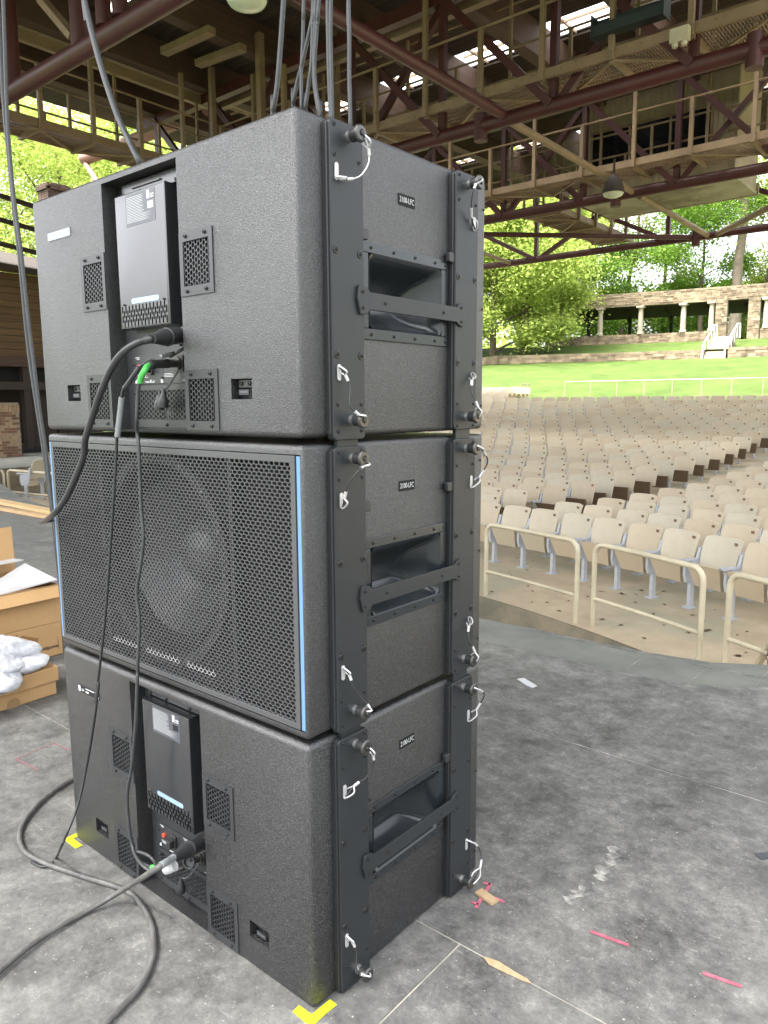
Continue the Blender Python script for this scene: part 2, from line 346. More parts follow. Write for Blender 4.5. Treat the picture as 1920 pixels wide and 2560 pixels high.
# ================================================================ seating bowl, pit, lawn
R0 = 14.05; RS = 0.872
def floor_z(R):
    if R < 16: return -1.05
    return -1.05+2.22*((min(R, 36)-16)/20.0)**1.75
def lawn_z(R):
    if R <= 36.5: return floor_z(36)-0.02
    return floor_z(36)-0.02+(4.28-floor_z(36))*((R-36.5)/(60-36.5))**0.93
def polar_sheet(Rs, degs, zf):
    mb = MB(); nd = len(degs)
    vs_ = [tuple(pol(R, d, zf(R))) for R in Rs for d in degs]
    mb.add(vs_, [(i*nd+j, i*nd+j+1, (i+1)*nd+j+1, (i+1)*nd+j) for i in range(len(Rs)-1) for j in range(nd-1)]); return mb
degs = list(range(-58, 59, 2))
tag(polar_sheet([12.40, 13, 14, 15]+[16+i*0.8 for i in range(26)]+[36.4], degs, floor_z).build('seating_floor', MAT['seatfloor'], smooth=30), kind='structure')
mb = MB()
for a, b in zip(degs[:-1], degs[1:]):
    mb.add([pol(12.40, a, -1.055), pol(12.40, b, -1.055), pol(12.40, b, -2.6), pol(12.40, a, -2.6)], [(0, 1, 2, 3)])
tag(mb.build('pit_wall', MAT['curb']), kind='structure')
mb = MB(); mb.add([(-30, -9, -2.5), (12, -9, -2.5), (12, 9, -2.5), (-30, 9, -2.5)], [(0, 1, 2, 3)])
tag(mb.build('pit_floor', MAT['curb']), kind='structure')
def lawn_noise(R, d): return 0.05*math.sin(R*1.7+d*0.9)+0.04*math.sin(d*2.3-R*0.6)
mb = MB(); Rs = [36.3+i*0.8 for i in range(30)]+[60.05]; dl = [x*1.0 for x in range(-64, 51)]
vs_ = [tuple(pol(R, d, lawn_z(R)+(lawn_noise(R, d) if 38 < R < 59 else 0))) for R in Rs for d in dl]; nd = len(dl)
mb.add(vs_, [(i*nd+j, i*nd+j+1, (i+1)*nd+j+1, (i+1)*nd+j) for i in range(len(Rs)-1) for j in range(nd-1)])
tag(mb.build('lawn', MAT['lawn'], smooth=60), kind='structure')
mb = polar_sheet([60.2, 64, 68, 74, 85, 110, 200, 900], [x*3.0 for x in range(-40, 31)], lambda R: 4.86 if R < 61 else (5.3 if R < 65 else 6.04))
tag(mb.build('upper_ground', MAT['lawn'], smooth=60), kind='structure')
mb = MB(); mb.add([(-900, -900, -2.7), (900, -900, -2.7), (900, 900, -2.7), (-900, 900, -2.7)], [(0, 1, 2, 3)])
tag(mb.build('ground', MAT['lawn']), kind='structure')
# grassed bank to the left of the bowl, behind the wing building
mb = MB(); nn = 16
vs_ = []
for i in range(nn+1):
    for j in range(nn+1):
        x = -70+i*(70-23.0)/nn; y = -30+j*(75.0)/nn; dd = max(0, -23.0-x)
        vs_.append((x, y, -0.02+min(4.0, dd*0.16)))
mb.add(vs_, [(i*(nn+1)+j, (i+1)*(nn+1)+j, (i+1)*(nn+1)+j+1, i*(nn+1)+j+1) for i in range(nn) for j in range(nn)])
tag(mb.build('grass_bank', MAT['lawn'], smooth=60), kind='structure')

# ---------------------------------------------------------------- seats
def seat_meshes():
    back = MB(); NW, NH = 6, 4; W2, z0, z1 = 0.238, 0.45, 0.845
    fr, bk = [], []
    for j in range(NH+1):
        t = j/NH; z = z0+(z1-z0)*t
        for i in range(NW+1):
            u = -1+2*i/NW; ww = W2*(0.93+0.07*min(1, t*1.6)); zz = z
            if j == NH and abs(u) == 1: zz -= 0.02
            y = 0.10+0.07*t*t+0.05*t-0.035*(1-u*u)*-1.0*0 - 0.03*u*u
            fr.append((u*ww, y-0.0, zz)); bk.append((u*ww, y+0.018, zz))
    m = NW+1; N = len(fr); fs = []
    for j in range(NH):
        for i in range(NW):
            a = j*m+i; fs += [(a, a+1, a+m+1, a+m), (N+a, N+a+m, N+a+m+1, N+a+1)]
    for i in range(NW): fs += [(i, N+i, N+i+1, i+1), (NH*m+i, NH*m+i+1, N+NH*m+i+1, N+NH*m+i)]
    for j in range(NH): fs += [(j*m, (j+1)*m, N+(j+1)*m, N+j*m), (j*m+NW, N+j*m+NW, N+(j+1)*m+NW, (j+1)*m+NW)]
    back.add(fr+bk, fs)
    back.box(-0.19, 0.19, 0.075, 0.083, 0.49, 0.498)
    back.lathe([(0.008, 0), (0.008, 0.006)], (0.19, 0.145, 0.70), (0, -1, 0), 6); back.lathe([(0.008, 0), (0.008, 0.006)], (-0.19, 0.145, 0.70), (0, -1, 0), 6)
    pan = MB()   # tipped-up pan seen from its underside
    def P(u, t, d): return (u*(0.215-0.035*t*0 - 0.05*(1-t)), -0.005-0.11*t+0.02*(1-abs(u))-d, 0.285+0.27*t)
    g = []
    for d in (0.0, 0.05):
        for j in range(4):
            for i in range(5): g.append(P(-1+i/2, j/3, d))
    fs = []; N = 20
    for j in range(3):
        for i in range(4):
            a = j*5+i; fs += [(a, a+5, a+6, a+1), (N+a, N+a+1, N+a+6, N+a+5)]
    for i in range(4): fs += [(i, i+1, N+i+1, N+i), (15+i, N+15+i, N+16+i, 16+i)]
    for j in range(3): fs += [(j*5, N+j*5, N+j*5+5, j*5+5), (j*5+4, j*5+9, N+j*5+9, N+j*5+4)]
    pan.add(g, fs)
    ped = MB(); x = -0.265
    ped.box(x-0.022, x+0.022, -0.035, 0.03, 0.012, 0.34); ped.prism([(x-0.065, -0.075), (x+0.065, -0.075), (x+0.05, 0.06), (x-0.05, 0.06)], lambda a, b_, h: (a, b_, h), 0.0, 0.014)
    br = MB()
    br.prism([(-0.10, 0.31), (0.05, 0.31), (0.1, 0.42), (0.12, 0.56), (0.14, 0.70), (0.115, 0.70), (0.075, 0.58), (-0.03, 0.545), (-0.12, 0.53), (-0.13, 0.40)], lambda a, b_, h: (h, a, b_), x-0.017, x+0.017)
    arm = MB(); arm.prism([(-0.19, 0.0), (0.09, 0.0), (0.09, 0.02), (-0.17, 0.03), (-0.2, 0.018)], lambda a, b_, h: (h, a, 0.555+b_), x-0.026, x+0.026)
    arm.lathe([(0.0, 0), (0.022, 0.004), (0.022, 0.018), (0.0, 0.026)], (x, -0.18, 0.572), (0, 0, 1), 6)
    return back, pan, ped, br, arm
sb, sp_, spd, sbr, sar = seat_meshes()
def mkmesh(mb, name, mat, smooth=40):
    me = mb.mesh(name, smooth); me.materials.append(mat); return me
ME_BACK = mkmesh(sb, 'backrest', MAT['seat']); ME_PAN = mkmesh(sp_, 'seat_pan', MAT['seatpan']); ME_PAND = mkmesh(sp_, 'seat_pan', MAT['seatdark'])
ME_PED = mkmesh(spd, 'pedestal', MAT['seatmetal'], 30); ME_BR = mkmesh(sbr, 'bracket', MAT['seatmetal'], 30); ME_ARM = mkmesh(sar, 'armrest', MAT['seatmetal'], 30)
ME_NUM = mkmesh(MB().box(0.145, 0.185, 0.171, 0.176, 0.772, 0.806), 'number_plate', M('worn_number_plate', (0.16, 0.1, 0.055), 0.6, var=0.3, vscale=20))
seats = []   # (dist, R, deg, dark, kindkey)
PITCH_S = 0.531
for i in range(25):
    R = R0+RS*i; dd = math.degrees(PITCH_S/R)
    # near block, right of the radial aisle
    if i < 23:
        lo = 8.35+min(1.2, 0.4*i) if i else 7.4
        a = lo+dd/2+random.uniform(-0.12, 0.12)*dd if i else lo-0.35
        if i == 0: a = 6.35
        kk = 1
        while a < 40:
            seats.append((R, a, False, 'front' if i == 0 else 'near', i, kk)); a += dd; kk += 1
    # block left of the aisle
    a = (5.0 if i < 3 else 5.75) - dd/2 - random.uniform(0, 0.2)*dd
    if i == 0: a = 3.6
    if i < 23:
        first = True; kk = 1
        while a > -44:
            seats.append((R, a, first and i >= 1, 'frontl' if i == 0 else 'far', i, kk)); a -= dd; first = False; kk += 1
for i in range(23, 30):
    R = R0+RS*i; dd = math.degrees(PITCH_S/R); a = -16.3+0.42*(i-23)*0
    kk = 1
    while a > -44: seats.append((R, a, False, 'upper', i-22, kk)); a -= dd; kk += 1
vis = []
for R, a, dk, kd, ri, kk in seats:
    z = floor_z(R); p = pol(R, a, z+0.6); px, py, dp = proj(p)
    if dp < 1: continue
    in_v = 1185 < px < 1950
    near_v = 560 < px < 2700
    if not (in_v or near_v): continue
    vis.append((0 if in_v else 1, dp, R, a, z, dk, kd, ri, kk))
vis.sort()
GRP = {'front': 'front row seats', 'frontl': 'front row seats', 'near': 'seats right of the sloping aisle', 'far': 'seats left of the sloping aisle', 'fardark': 'aisle seats with brown pans', 'upper': 'seats of the far raised block'}
rest = []
def nth(n_): return str(n_)+({1: 'st', 2: 'nd', 3: 'rd'}.get(n_ % 10, 'th') if n_ % 100 not in (11, 12, 13) else 'th')
for q, (nv, dp, R, a, z, dk, kd, ri, kk) in enumerate(vis):
    loc = pol(R, a, z); rz = -math.radians(a)
    if q < 300 and nv == 0:
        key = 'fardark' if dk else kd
        lab = {'front': 'beige flip-up seat in the front row, %s to the right of the aisle' % nth(kk), 'frontl': 'beige flip-up seat in the front row, %s to the left of the aisle' % nth(kk), 'near': 'beige flip-up seat right of the aisle, %s from it, %s row behind the front' % (nth(kk), nth(ri)), 'far': 'beige flip-up seat left of the aisle, %s from it, %s row behind the front' % (nth(kk), nth(ri)), 'fardark': 'beige aisle seat showing its brown pan, %s row behind the front row' % nth(ri), 'upper': 'beige seat in the raised far left block, %s row, %s from its end' % (nth(ri), nth(kk))}[key]
        t = thing('stadium_seat', lab, 'seat', loc, rz, GRP[key])
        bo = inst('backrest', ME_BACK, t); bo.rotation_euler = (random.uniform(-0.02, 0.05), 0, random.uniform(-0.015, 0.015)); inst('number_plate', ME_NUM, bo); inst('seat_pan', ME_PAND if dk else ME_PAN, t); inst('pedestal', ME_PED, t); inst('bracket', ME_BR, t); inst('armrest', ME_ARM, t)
    else: rest.append((loc, rz, dk))
def merge(instances, parts, name):
    V, F, MI = [], [], []; off = 0; mats = []
    for me in parts:
        if me.materials[0].name not in [m.name for m in mats]: mats.append(me.materials[0])
    data = []
    for me in parts:
        co = np.empty(len(me.vertices)*3); me.vertices.foreach_get('co', co); data.append((co.reshape(-1, 3), [tuple(p.vertices) for p in me.polygons], [m.name for m in mats].index(me.materials[0].name)))
    for loc, rz, dk in instances:
        c, s = math.cos(rz), math.sin(rz)
        for co, fs, mi in data:
            x = co[:, 0]*c-co[:, 1]*s+loc[0]; y = co[:, 0]*s+co[:, 1]*c+loc[1]; zz = co[:, 2]+loc[2]
            V.append(np.stack([x, y, zz], 1)); F += [tuple(i+off for i in f) for f in fs]; MI += [mi]*len(fs); off += len(co)
    me = bpy.data.meshes.new(name); me.from_pydata(np.concatenate(V).tolist(), [], F); [me.materials.append(m) for m in mats]
    me.polygons.foreach_set('material_index', MI); me.update(); return inst(name, me)
if rest: tag(merge(rest, [ME_BACK, ME_PAN, ME_BR, ME_ARM], 'distant_seats'), 'rows of beige flip-up seats farther back towards the lawn', 'seats', kind='stuff')

# ---------------------------------------------------------------- tube rails in front of the seats
def rail(d0, d1, z, R, label, H=0.89, mid=0.30):
    t = thing('tube_rail', label, 'rail', pol(R, (d0+d1)/2, z), 0, 'tube rails before the front row')
    inv = -Vector(t.location); rr = 0.12; pts = []
    def q(d, h): return pol(R, d, z+h)+inv
    e = math.degrees(rr/R)
    A = [q(d0, 0), q(d0, H-rr)]+[q(d0+e*(1-math.cos(a)), H-rr+rr*math.sin(a)) for a in (0.4, 0.8, 1.2)]+[q(d0+e, H)]
    Bm = [q(d0+(d1-d0)*s, H) for s in (0.3, 0.5, 0.7)]
    Cq = [q(d1-e, H)]+[q(d1-e*(1-math.cos(a)), H-rr+rr*math.sin(a)) for a in (1.2, 0.8, 0.4)]+[q(d1, H-rr), q(d1, 0)]
    mb = MB(); mb.tube(A+Bm+Cq, 0.027, 10); mb.build('frame_tube', MAT['cream'], t, smooth=50)
    mb = MB(); mb.tube([q(d0+(d1-d0)*s, mid) for s in (0, 0.25, 0.5, 0.75, 1)], 0.021, 8); mb.build('lower_tube', MAT['cream'], t, smooth=50)
    return t
rail(12.78, 19.4, -1.05, 12.49, 'cream tube rail on the seating edge, the one nearest the stacked loudspeakers')
rail(20.2, 26.45, -1.05, 12.56, 'cream tube rail, the middle full one of the three before the front row')
rail(27.35, 33.6, -1.05, 12.66, 'cream tube rail cut off by the right edge of the picture')
gate = thing('leaning_tube_barrier', 'cream tube leaning by the rail at the right edge with a chain on it', 'barrier', tuple(onz(1925, 1668, -1.05)))
mb = MB(); p0 = Vector(onz(1893, 1668, -1.0)); p1 = Vector(onz(1935, 1590, -0.55)); L = Vector(gate.location)
mb.tube([p0-L, p1-L, p1-L+Vector((0.3, 0.1, 0.25))], 0.027, 10); mb.build('tube', MAT['cream'], gate, smooth=50)
mb = MB(); pc = p1-L+Vector((-0.02, -0.03, 0.0))
for i in range(9):
    c = pc+Vector((0.01*math.sin(i), 0, -0.035*i)); ring = [c+Vector((0.011*math.cos(a)*(i % 2), 0.011*math.cos(a)*(1-i % 2), 0.022*math.sin(a))) for a in [k_*math.pi/4 for k_ in range(9)]]
    mb.tube(ring, 0.0035, 5)
mb.build('chain', MAT['black'], gate)
# fallen leaves on the concrete
mb = MB()
for _ in range(70):
    R = random.uniform(12.6, 14.6); a = random.uniform(6, 34); c = pol(R, a, -1.043); s = random.uniform(0.015, 0.05); ang = random.uniform(0, 6.28)
    for kx in range(random.randint(1, 3)):
        ang += 1.1; d1 = Vector((math.cos(ang), math.sin(ang), 0))*s; d2 = Vector((-math.sin(ang), math.cos(ang), 0))*s*0.45
        mb.add([c-d1, c+d2*0.8+Vector((0, 0, 0.006)), c+d1, c-d2], [(0, 1, 2, 3)])
tag(mb.build('fallen_leaves', M('dead_leaf', (0.09, 0.055, 0.025), 0.9)), 'dry brown leaves scattered on the concrete before the front row', 'leaves', kind='stuff')
# ================================================================ retaining wall, pavilion, stair
def atR(px, py, R):
    r = ray(px, py); a = r[0]**2+r[1]**2; ox, oy = CAM[0]-CX, CAM[1]-CY; b = 2*(ox*r[0]+oy*r[1]); c = ox*ox+oy*oy-R*R
    t = (-b+math.sqrt(b*b-4*a*c))/(2*a); return Vector(CAM+r*t)
def ang(p): return math.degrees(math.atan2(p[0]-CX, p[1]-CY))
MAT['stonei'] = M('coursed_sandstone', (0.25, 0.19, 0.125), 0.9, var=0.45, vscale=2.2, coord='World', island=0.42)
def stones(R, d0, d1, z0, z1, h=0.17, w=0.55, depth=0.3, name='stonework', parent=None, kind='stuff'):
    mb = MB(); nz = max(1, round((z1-z0)/h)); hh = (z1-z0)/nz
    mb2 = MB()
    for k_ in range(nz):
        a = d0; off = random.random()
        while a < d1-1e-6:
            dw = math.degrees(w*random.uniform(0.5, 1.5)/R); b = min(d1, a+dw)
            if d1-b < dw*0.3: b = d1
            g = math.degrees(0.012/R); pr = random.uniform(-0.02, 0.03)
            p = []
            for zz in (z0+k_*hh+0.01, z0+(k_+1)*hh-0.006):
                p += [pol(R-pr, a+g, zz), pol(R-pr, b-g, zz), pol(R+depth, b-g, zz), pol(R+depth, a+g, zz)]
            mb.hexa(p); a = b
    o = mb.build(name, MAT['stonei'], parent)
    mb2 = MB(); nseg = max(1, int((d1-d0)/1.5))
    for i in range(nseg):
        a = d0+(d1-d0)*i/nseg; b = d0+(d1-d0)*(i+1)/nseg
        mb2.hexa([pol(R+0.03, a, z0), pol(R+0.03, b, z0), pol(R+depth-0.03, b, z0), pol(R+depth-0.03, a, z0), pol(R+0.03, a, z1-0.01), pol(R+0.03, b, z1-0.01), pol(R+depth-0.03, b, z1-0.01), pol(R+depth-0.03, a, z1-0.01)])
    mb2.build('mortar_core', MAT['mortar'], parent)
    if kind: o['kind'] = kind
    return o
wl = thing('retaining_wall', 'low coursed sandstone wall at the top of the lawn, left of the white stair', 'wall', (0, 0, 0))
stones(60, -22.8, -8.75, 4.1, 4.88, 0.2, 0.6, 0.4, 'stonework', wl)
mb = MB()
for i in range(9):
    p0 = pol(60, -22.85, 0)+Vector((-0.55*i*0.55, -0.55*i*0.83, 0)); mb.hexa([p0+Vector(q) for q in ((-0.28, -0.42, 3.3), (0.02, 0.02, 3.3), (-0.2, 0.2, 3.3), (-0.5, -0.25, 3.3), (-0.28, -0.42, 4.85-0.07*i), (0.02, 0.02, 4.88-0.07*i), (-0.2, 0.2, 4.88-0.07*i), (-0.5, -0.25, 4.85-0.07*i))])
mb.build('end_wing', MAT['stonei'], wl)
wr = thing('retaining_wall', 'low coursed sandstone wall at the top of the lawn, right of the white stair', 'wall')
stones(60, ang(atR(1812, 890, 59.4))+0.08, 6, 4.1, 4.95, 0.2, 0.6, 0.4, 'stonework', wr)
pv = thing('stone_pavilion', 'long stone pavilion with pale columns above the lawn', 'pavilion', (0, 0, 0))
stones(68, -20.4, -9.15, 5.7, 6.8, 0.17, 0.55, 0.35, 'sill_wall', pv); stones(68, -6.45, 8, 5.7, 6.8, 0.17, 0.55, 0.35, 'sill_wall', pv)
stones(67.95, -20.4, 8, 9.06, 10.12, 0.16, 0.6, 0.5, 'lintel_wall', pv)
for a, b in ((-20.4, -19.75), (-9.15, -8.45), (-7.2, -6.5)): stones(67.9, a, b, 6.0, 9.06, 0.2, 0.4, 0.7, 'pier', pv)
for d in (-19.3, -16.6, -13.9, -11.15, -9.4, -6.15, -3.4, -0.7, 2.0, 4.7):
    mb = MB(); mb.lathe([(0.27, 6.8), (0.27, 6.95), (0.22, 7.0), (0.21, 7.9), (0.18, 8.78), (0.25, 8.86), (0.25, 8.9)], pol(68.15, d, 0), (0, 0, 1), 12)
    c = mb.build('column', MAT['column'], pv, smooth=40); q = MB(); p = pol(68.15, d, 8.9); q.box(p.x-0.3, p.x+0.3, p.y-0.3, p.y+0.3, 8.9, 9.055); q.build('capital', MAT['column'], c)
mb = MB()
for i in range(14):
    a = -20.4+28.4*i/14; b = -20.4+28.4*(i+1)/14
    mb.hexa([pol(68.4, a, 9.2), pol(68.4, b, 9.2), pol(75, b, 8.75), pol(75, a, 8.75), pol(68.4, a, 9.35), pol(68.4, b, 9.35), pol(75, b, 8.95), pol(75, a, 8.95)])
mb.build('roof', MAT['brownpaint'], pv)
for d in (-18, -15.2, -12.5, -9.8, -7.6, -5.0, -2.2, 0.5):
    mb = MB(); p = pol(74.3, d, 0); mb.box(p.x-0.11, p.x+0.11, p.y-0.11, p.y+0.11, 6.0, 8.85); mb.build('post', MAT['brownpaint'], pv)
    mb = MB(); mb.bar(pol(74.3, d, 8.1), pol(70.5, d-0.05, 8.98), 0.12, 0.15); mb.build('brace', MAT['brownpaint'], pv)
# stair with white rails
stp = thing('garden_stair', 'short flight of pale steps between the white rails before the pavilion', 'stairs')
pA = atR(1755, 892, 59.4); pB = atR(1816, 829, 66.5); pC = atR(1812, 890, 59.4); pD = atR(1868, 829, 66.5)
a0, a1 = ang(pA)+0.1, ang(pC)-0.05
for k_ in range(7):
    mb = MB(); z = 4.25+0.24*k_; R = 59.6+0.55*k_
    mb.hexa([pol(R, a0, 4.0), pol(R, a1, 4.0), pol(R+4, a1, 4.0), pol(R+4, a0, 4.0), pol(R, a0, z+0.24), pol(R, a1, z+0.24), pol(R+4-0.5*k_, a1, z+0.24), pol(R+4-0.5*k_, a0, z+0.24)])
    mb.build('step', MAT['column'], stp)
for lab, d in (('white stair rail, the left of the two before the pavilion', ang(pA)), ('white stair rail, the right of the two before the pavilion', ang(pC))):
    t = thing('stair_rail', lab, 'rail'); mb = MB()
    pts = [pol(59.3, d, 4.2), pol(59.3, d, 5.0), pol(59.7, d, 5.25), pol(62, d, 6.0), pol(64.5, d, 6.9), pol(66, d, 7.05), pol(66, d, 6.0)]
    mb.tube(pts, 0.055, 8); mb.build('top_tube', MAT['white'], t, smooth=50)
    for R, z in ((60.6, 5.5), (62, 6.0), (63.3, 6.45), (64.6, 6.9)):
        mb = MB(); mb.tube([pol(R, d, z), pol(R, d, z-0.95)], 0.04, 6); mb.build('post', MAT['white'], t)
# thin rope fence along the foot of the lawn
t = thing('lawn_rail', 'thin pale pipe rail along the foot of the lawn behind the last row', 'rail'); mb = MB()
ds = [-13+0.9*i for i in range(24)]
zr = lawn_z(38.0)
mb.tube([pol(38.0, d, zr+0.85) for d in ds], 0.025, 6); mb.build('top_pipe', MAT['cream'], t)
for d in ds[::2]:
    mb = MB(); mb.tube([pol(38, d, zr-0.1), pol(38, d, zr+0.85)], 0.022, 6); mb.build('post', MAT['cream'], t)
t = thing('aisle_end_rail', 'small cream rail at the end of the far raised seat block', 'rail'); mb = MB()
for k_ in range(3):
    p = pol(36.2+0.1*k_, -15.4+0.25*k_, floor_z(36)); mb = MB(); mb.tube([p, p+Vector((0, 0, 0.95))], 0.02, 6); mb.build('post', MAT['cream'], t)
mb = MB(); mb.tube([pol(36.2, -15.4, floor_z(36)+0.95), pol(36.4, -14.9, floor_z(36)+0.95)], 0.02, 6); mb.build('top_tube', MAT['cream'], t)

# ================================================================ left side: platform, block wall, wing building
mb = MB(); mb.box(-16.3, -11.3, 4.6, 12, -2.5, -0.72); tag(mb.build('side_walkway', MAT['seatfloor']), kind='structure')
mb = MB(); mb.box(-23.5, -16.25, 2.0, 14, -2.5, -0.1); tag(mb.build('side_terrace', MAT['edgeband']), kind='structure')
bw = thing('block_wall', 'tan concrete block wall behind the lone seat at the left', 'wall', (-16.2, 4.0, -0.72))
mb = MB(); mb.box(0.0, 0.03, 0, 9, 0, 0.60); mb.build('mortar_core', MAT['mortar'], bw)
me = MB().box(0, 0.055, 0.005, 0.395, 0.005, 0.195).mesh('block'); me.materials.append(MAT['block'])
for k_ in range(3):
    for i in range(22): inst('block', me, bw, (random.uniform(-0.004, 0.004), i*0.4+(0.2 if k_ % 2 else 0), k_*0.2))
mb = MB(); mb.box(-0.05, 0.09, 0, 9, 0.605, 0.625); mb.build('coping', MAT['edgeband'], bw)
# lone seat and rails there
ls = onz(88, 1246, -0.72); t = thing('stadium_seat', 'lone pale flip-up seat by the block wall at the left edge', 'seat', tuple(ls), math.radians(-62))
for nm, me in (('backrest', ME_BACK), ('seat_pan', ME_PAN), ('pedestal', ME_PED), ('bracket', ME_BR), ('armrest', ME_ARM)): inst(nm, me, t)
o = inst('pedestal', ME_PED, t, (0.53, 0, 0)); inst('bracket', ME_BR, t, (0.53, 0, 0)); inst('armrest', ME_ARM, t, (0.53, 0, 0))
def straight_rail(p0, p1, label, H):
    t = thing('tube_rail', label, 'rail', p0, 0, 'tube rails at the left edge'); d = Vector(p1)-Vector(p0); e = d.normalized()*0.1; h = Vector((0, 0, 1))
    mb = MB(); mb.tube([Vector((0, 0, 0)), h*(H-0.1), e*0.3+h*(H-0.03), e+h*H, d-e+h*H, d-e*0.3+h*(H-0.03), d+h*(H-0.1), d], 0.03, 8); mb.build('frame_tube', MAT['cream'], t, smooth=50)
    mb = MB(); mb.tube([h*0.12, d+h*0.12], 0.024, 8); mb.build('lower_tube', MAT['cream'], t, smooth=50)
rl0 = onz(24, 1242, -0.72); rl1 = onz(148, 1256, -0.72); rm0 = onz(13, 1241, -0.72); rm1 = onz(-110, 1236, -0.72)
straight_rail(tuple(rl0), tuple(rl1), 'pale tube rail before the lone seat at the left edge', 0.60)
straight_rail(tuple(rm0), tuple(rm1), 'pale tube rail cut off by the left edge of the picture', 0.60)
# lumber on the far stage edge
for k_, (c, w_, lb) in enumerate((((0.62, 0.42, 0.2), 0.16, 'wide pale plank lying on the far stage edge'), ((0.5, 0.33, 0.16), 0.09, 'narrow plank lying before the wide one on the far stage edge'))):
    a = onz(-60, 1246+18*k_, 0.0); b = onz(175, 1292+14*k_, 0.0); mb = MB(); mb.bar(Vector(a)+Vector((0, 0, 0.02)), Vector(b)+Vector((0, 0, 0.02)), w_, 0.038)
    tag(mb.build('plank', wood('pale_pine', c, tuple(x*0.75 for x in c), (4, 4, 4), 2, 0.7, 'World'), bevel=0.004), lb, 'plank')
# wing building
wg = thing('wing_building', 'dark timber wing building with board wall behind the left end of the stage', 'building', (-21.5, 9, -0.1))
def wbox(name, x0, x1, y0, y1, z0, z1, m): mb = MB(); mb.box(x0+21.5, x1+21.5, y0-9, y1-9, z0+0.1, z1+0.1); return mb.build(name, m, wg)
wbox('back_wall', -24, -23.6, 2, 13, -0.1, 5.4, MAT['brownpaint'])
wbox('floor_plinth', -24, -21.2, 2, 13, -0.1, 0.02, MAT['gap'])
wbox('header_beam', -21.75, -21.4, 2, 13, 2.42, 2.72, MAT['glulam']); wbox('lower_header', -21.7, -21.45, 2, 13, 1.75, 1.98, MAT['brownpaint'])
wbox('panel', -22.0, -21.9, 2, 13, 1.98, 2.42, MAT['gap'])
for y in (9.35, 11.2): wbox('post', -21.72, -21.48, y, y+0.2, 0.02, 2.42, MAT['brownpaint'])
for y in (9.9, 10.7): wbox('door', -22.3, -22.2, y, y+0.75, 0.02, 2.0, MAT['brownpaint'])
me = MB().box(0, 0.045, 0, 11, 0.006, 0.193).mesh('board'); me.materials.append(MAT['wingwood'])
for k_ in range(13): inst('board', me, wg, (-0.25+random.uniform(-0.008, 0.008), -7, 2.83+0.2*k_))
mb = MB()
mb.hexa([(-2.6, -8, 6.6), (0.6, -8, 5.6), (0.6, 5, 4.9), (-2.6, 5, 5.9), (-2.6, -8, 6.75), (0.6, -8, 5.75), (0.6, 5, 5.05), (-2.6, 5, 6.05)]); mb.build('roof', MAT['brownpaint'], wg)
for k_ in range(3):
    mb = MB(); mb.bar((0.3, -7.5, 6.6+0.75*k_), (0.3, 3, 5.6+0.62*k_), 0.1, 0.12); mb.build('rafter', MAT['brownpaint'], wg)
# brick pier
bp = thing('brick_pier', 'low brown brick pier with upright capping bricks at the left edge', 'pier', (-19.85, 7.0, -0.1))
pr = onx(56, 1124, -19.85)[1]-7.0
mb = MB(); mb.box(-0.42, -0.012, -2.9, pr-0.012, 0, 1.47); mb.build('mortar_core', MAT['mortar'], bp)
mes = []
for m_ in (MAT['brick'], MAT['brickl']):
    me = MB().box(-0.12, 0.0, 0.004, 0.206, 0.004, 0.066).mesh('brick'); me.materials.append(m_); mes.append(me)
for k_ in range(17):
    for i in range(13):
        y = pr-0.21*(i+1)-(0.105 if k_ % 2 else 0)
        inst('brick', random.choice(mes), bp, (random.uniform(-0.004, 0.006), y, 0.072*k_))
me = MB().box(-0.14, 0.015, 0.004, 0.070, 0.004, 0.206).mesh('brick'); me.materials.append(MAT['brickl'])
for i in range(38): inst('brick', me, bp, (random.uniform(-0.003, 0.005), pr-0.074*(i+1), 1.226))
# brick chimney
c0 = onx(122, 500, -25)
ch = thing('brick_chimney', 'square brown brick chimney showing above the speaker at upper left', 'chimney', (-25, c0[1], 5.45))
w_ = onx(172, 500, -25)[1]-c0[1]
mb = MB(); mb.box(-w_*0.8, 0, 0.02, w_, -5.0, 3.3); mb.build('core', MAT['brownpaint'], ch)
mb = MB()
for k_ in range(46):
    ex = 0.06 if k_ in (43, 44) else 0.0; y = -ex+(0.12 if k_ % 2 else 0)
    while y < w_+ex-0.02:
        mb.box(-0.1, 0.015+ex+random.uniform(0, 0.008), y+0.006, min(y+0.24, w_+ex), 0.075*k_-0.01, 0.075*k_+0.058); y += 0.25
    x = 0.0
    while x > -w_*0.8:
        mb.box(x-0.24, x-0.006, -0.012-ex, 0.05, 0.075*k_-0.01, 0.075*k_+0.058); mb.box(x-0.24, x-0.006, w_-0.05, w_+0.012+ex, 0.075*k_-0.01, 0.075*k_+0.058); x -= 0.25
o = mb.build('brickwork', M('silhouette_brick', (0.07, 0.04, 0.027), 0.9, var=0.4, vscale=5, coord='World', island=0.3), ch); o['kind'] = 'stuff'  # brick darkened so the chimney's silhouette tone is painted into the colour

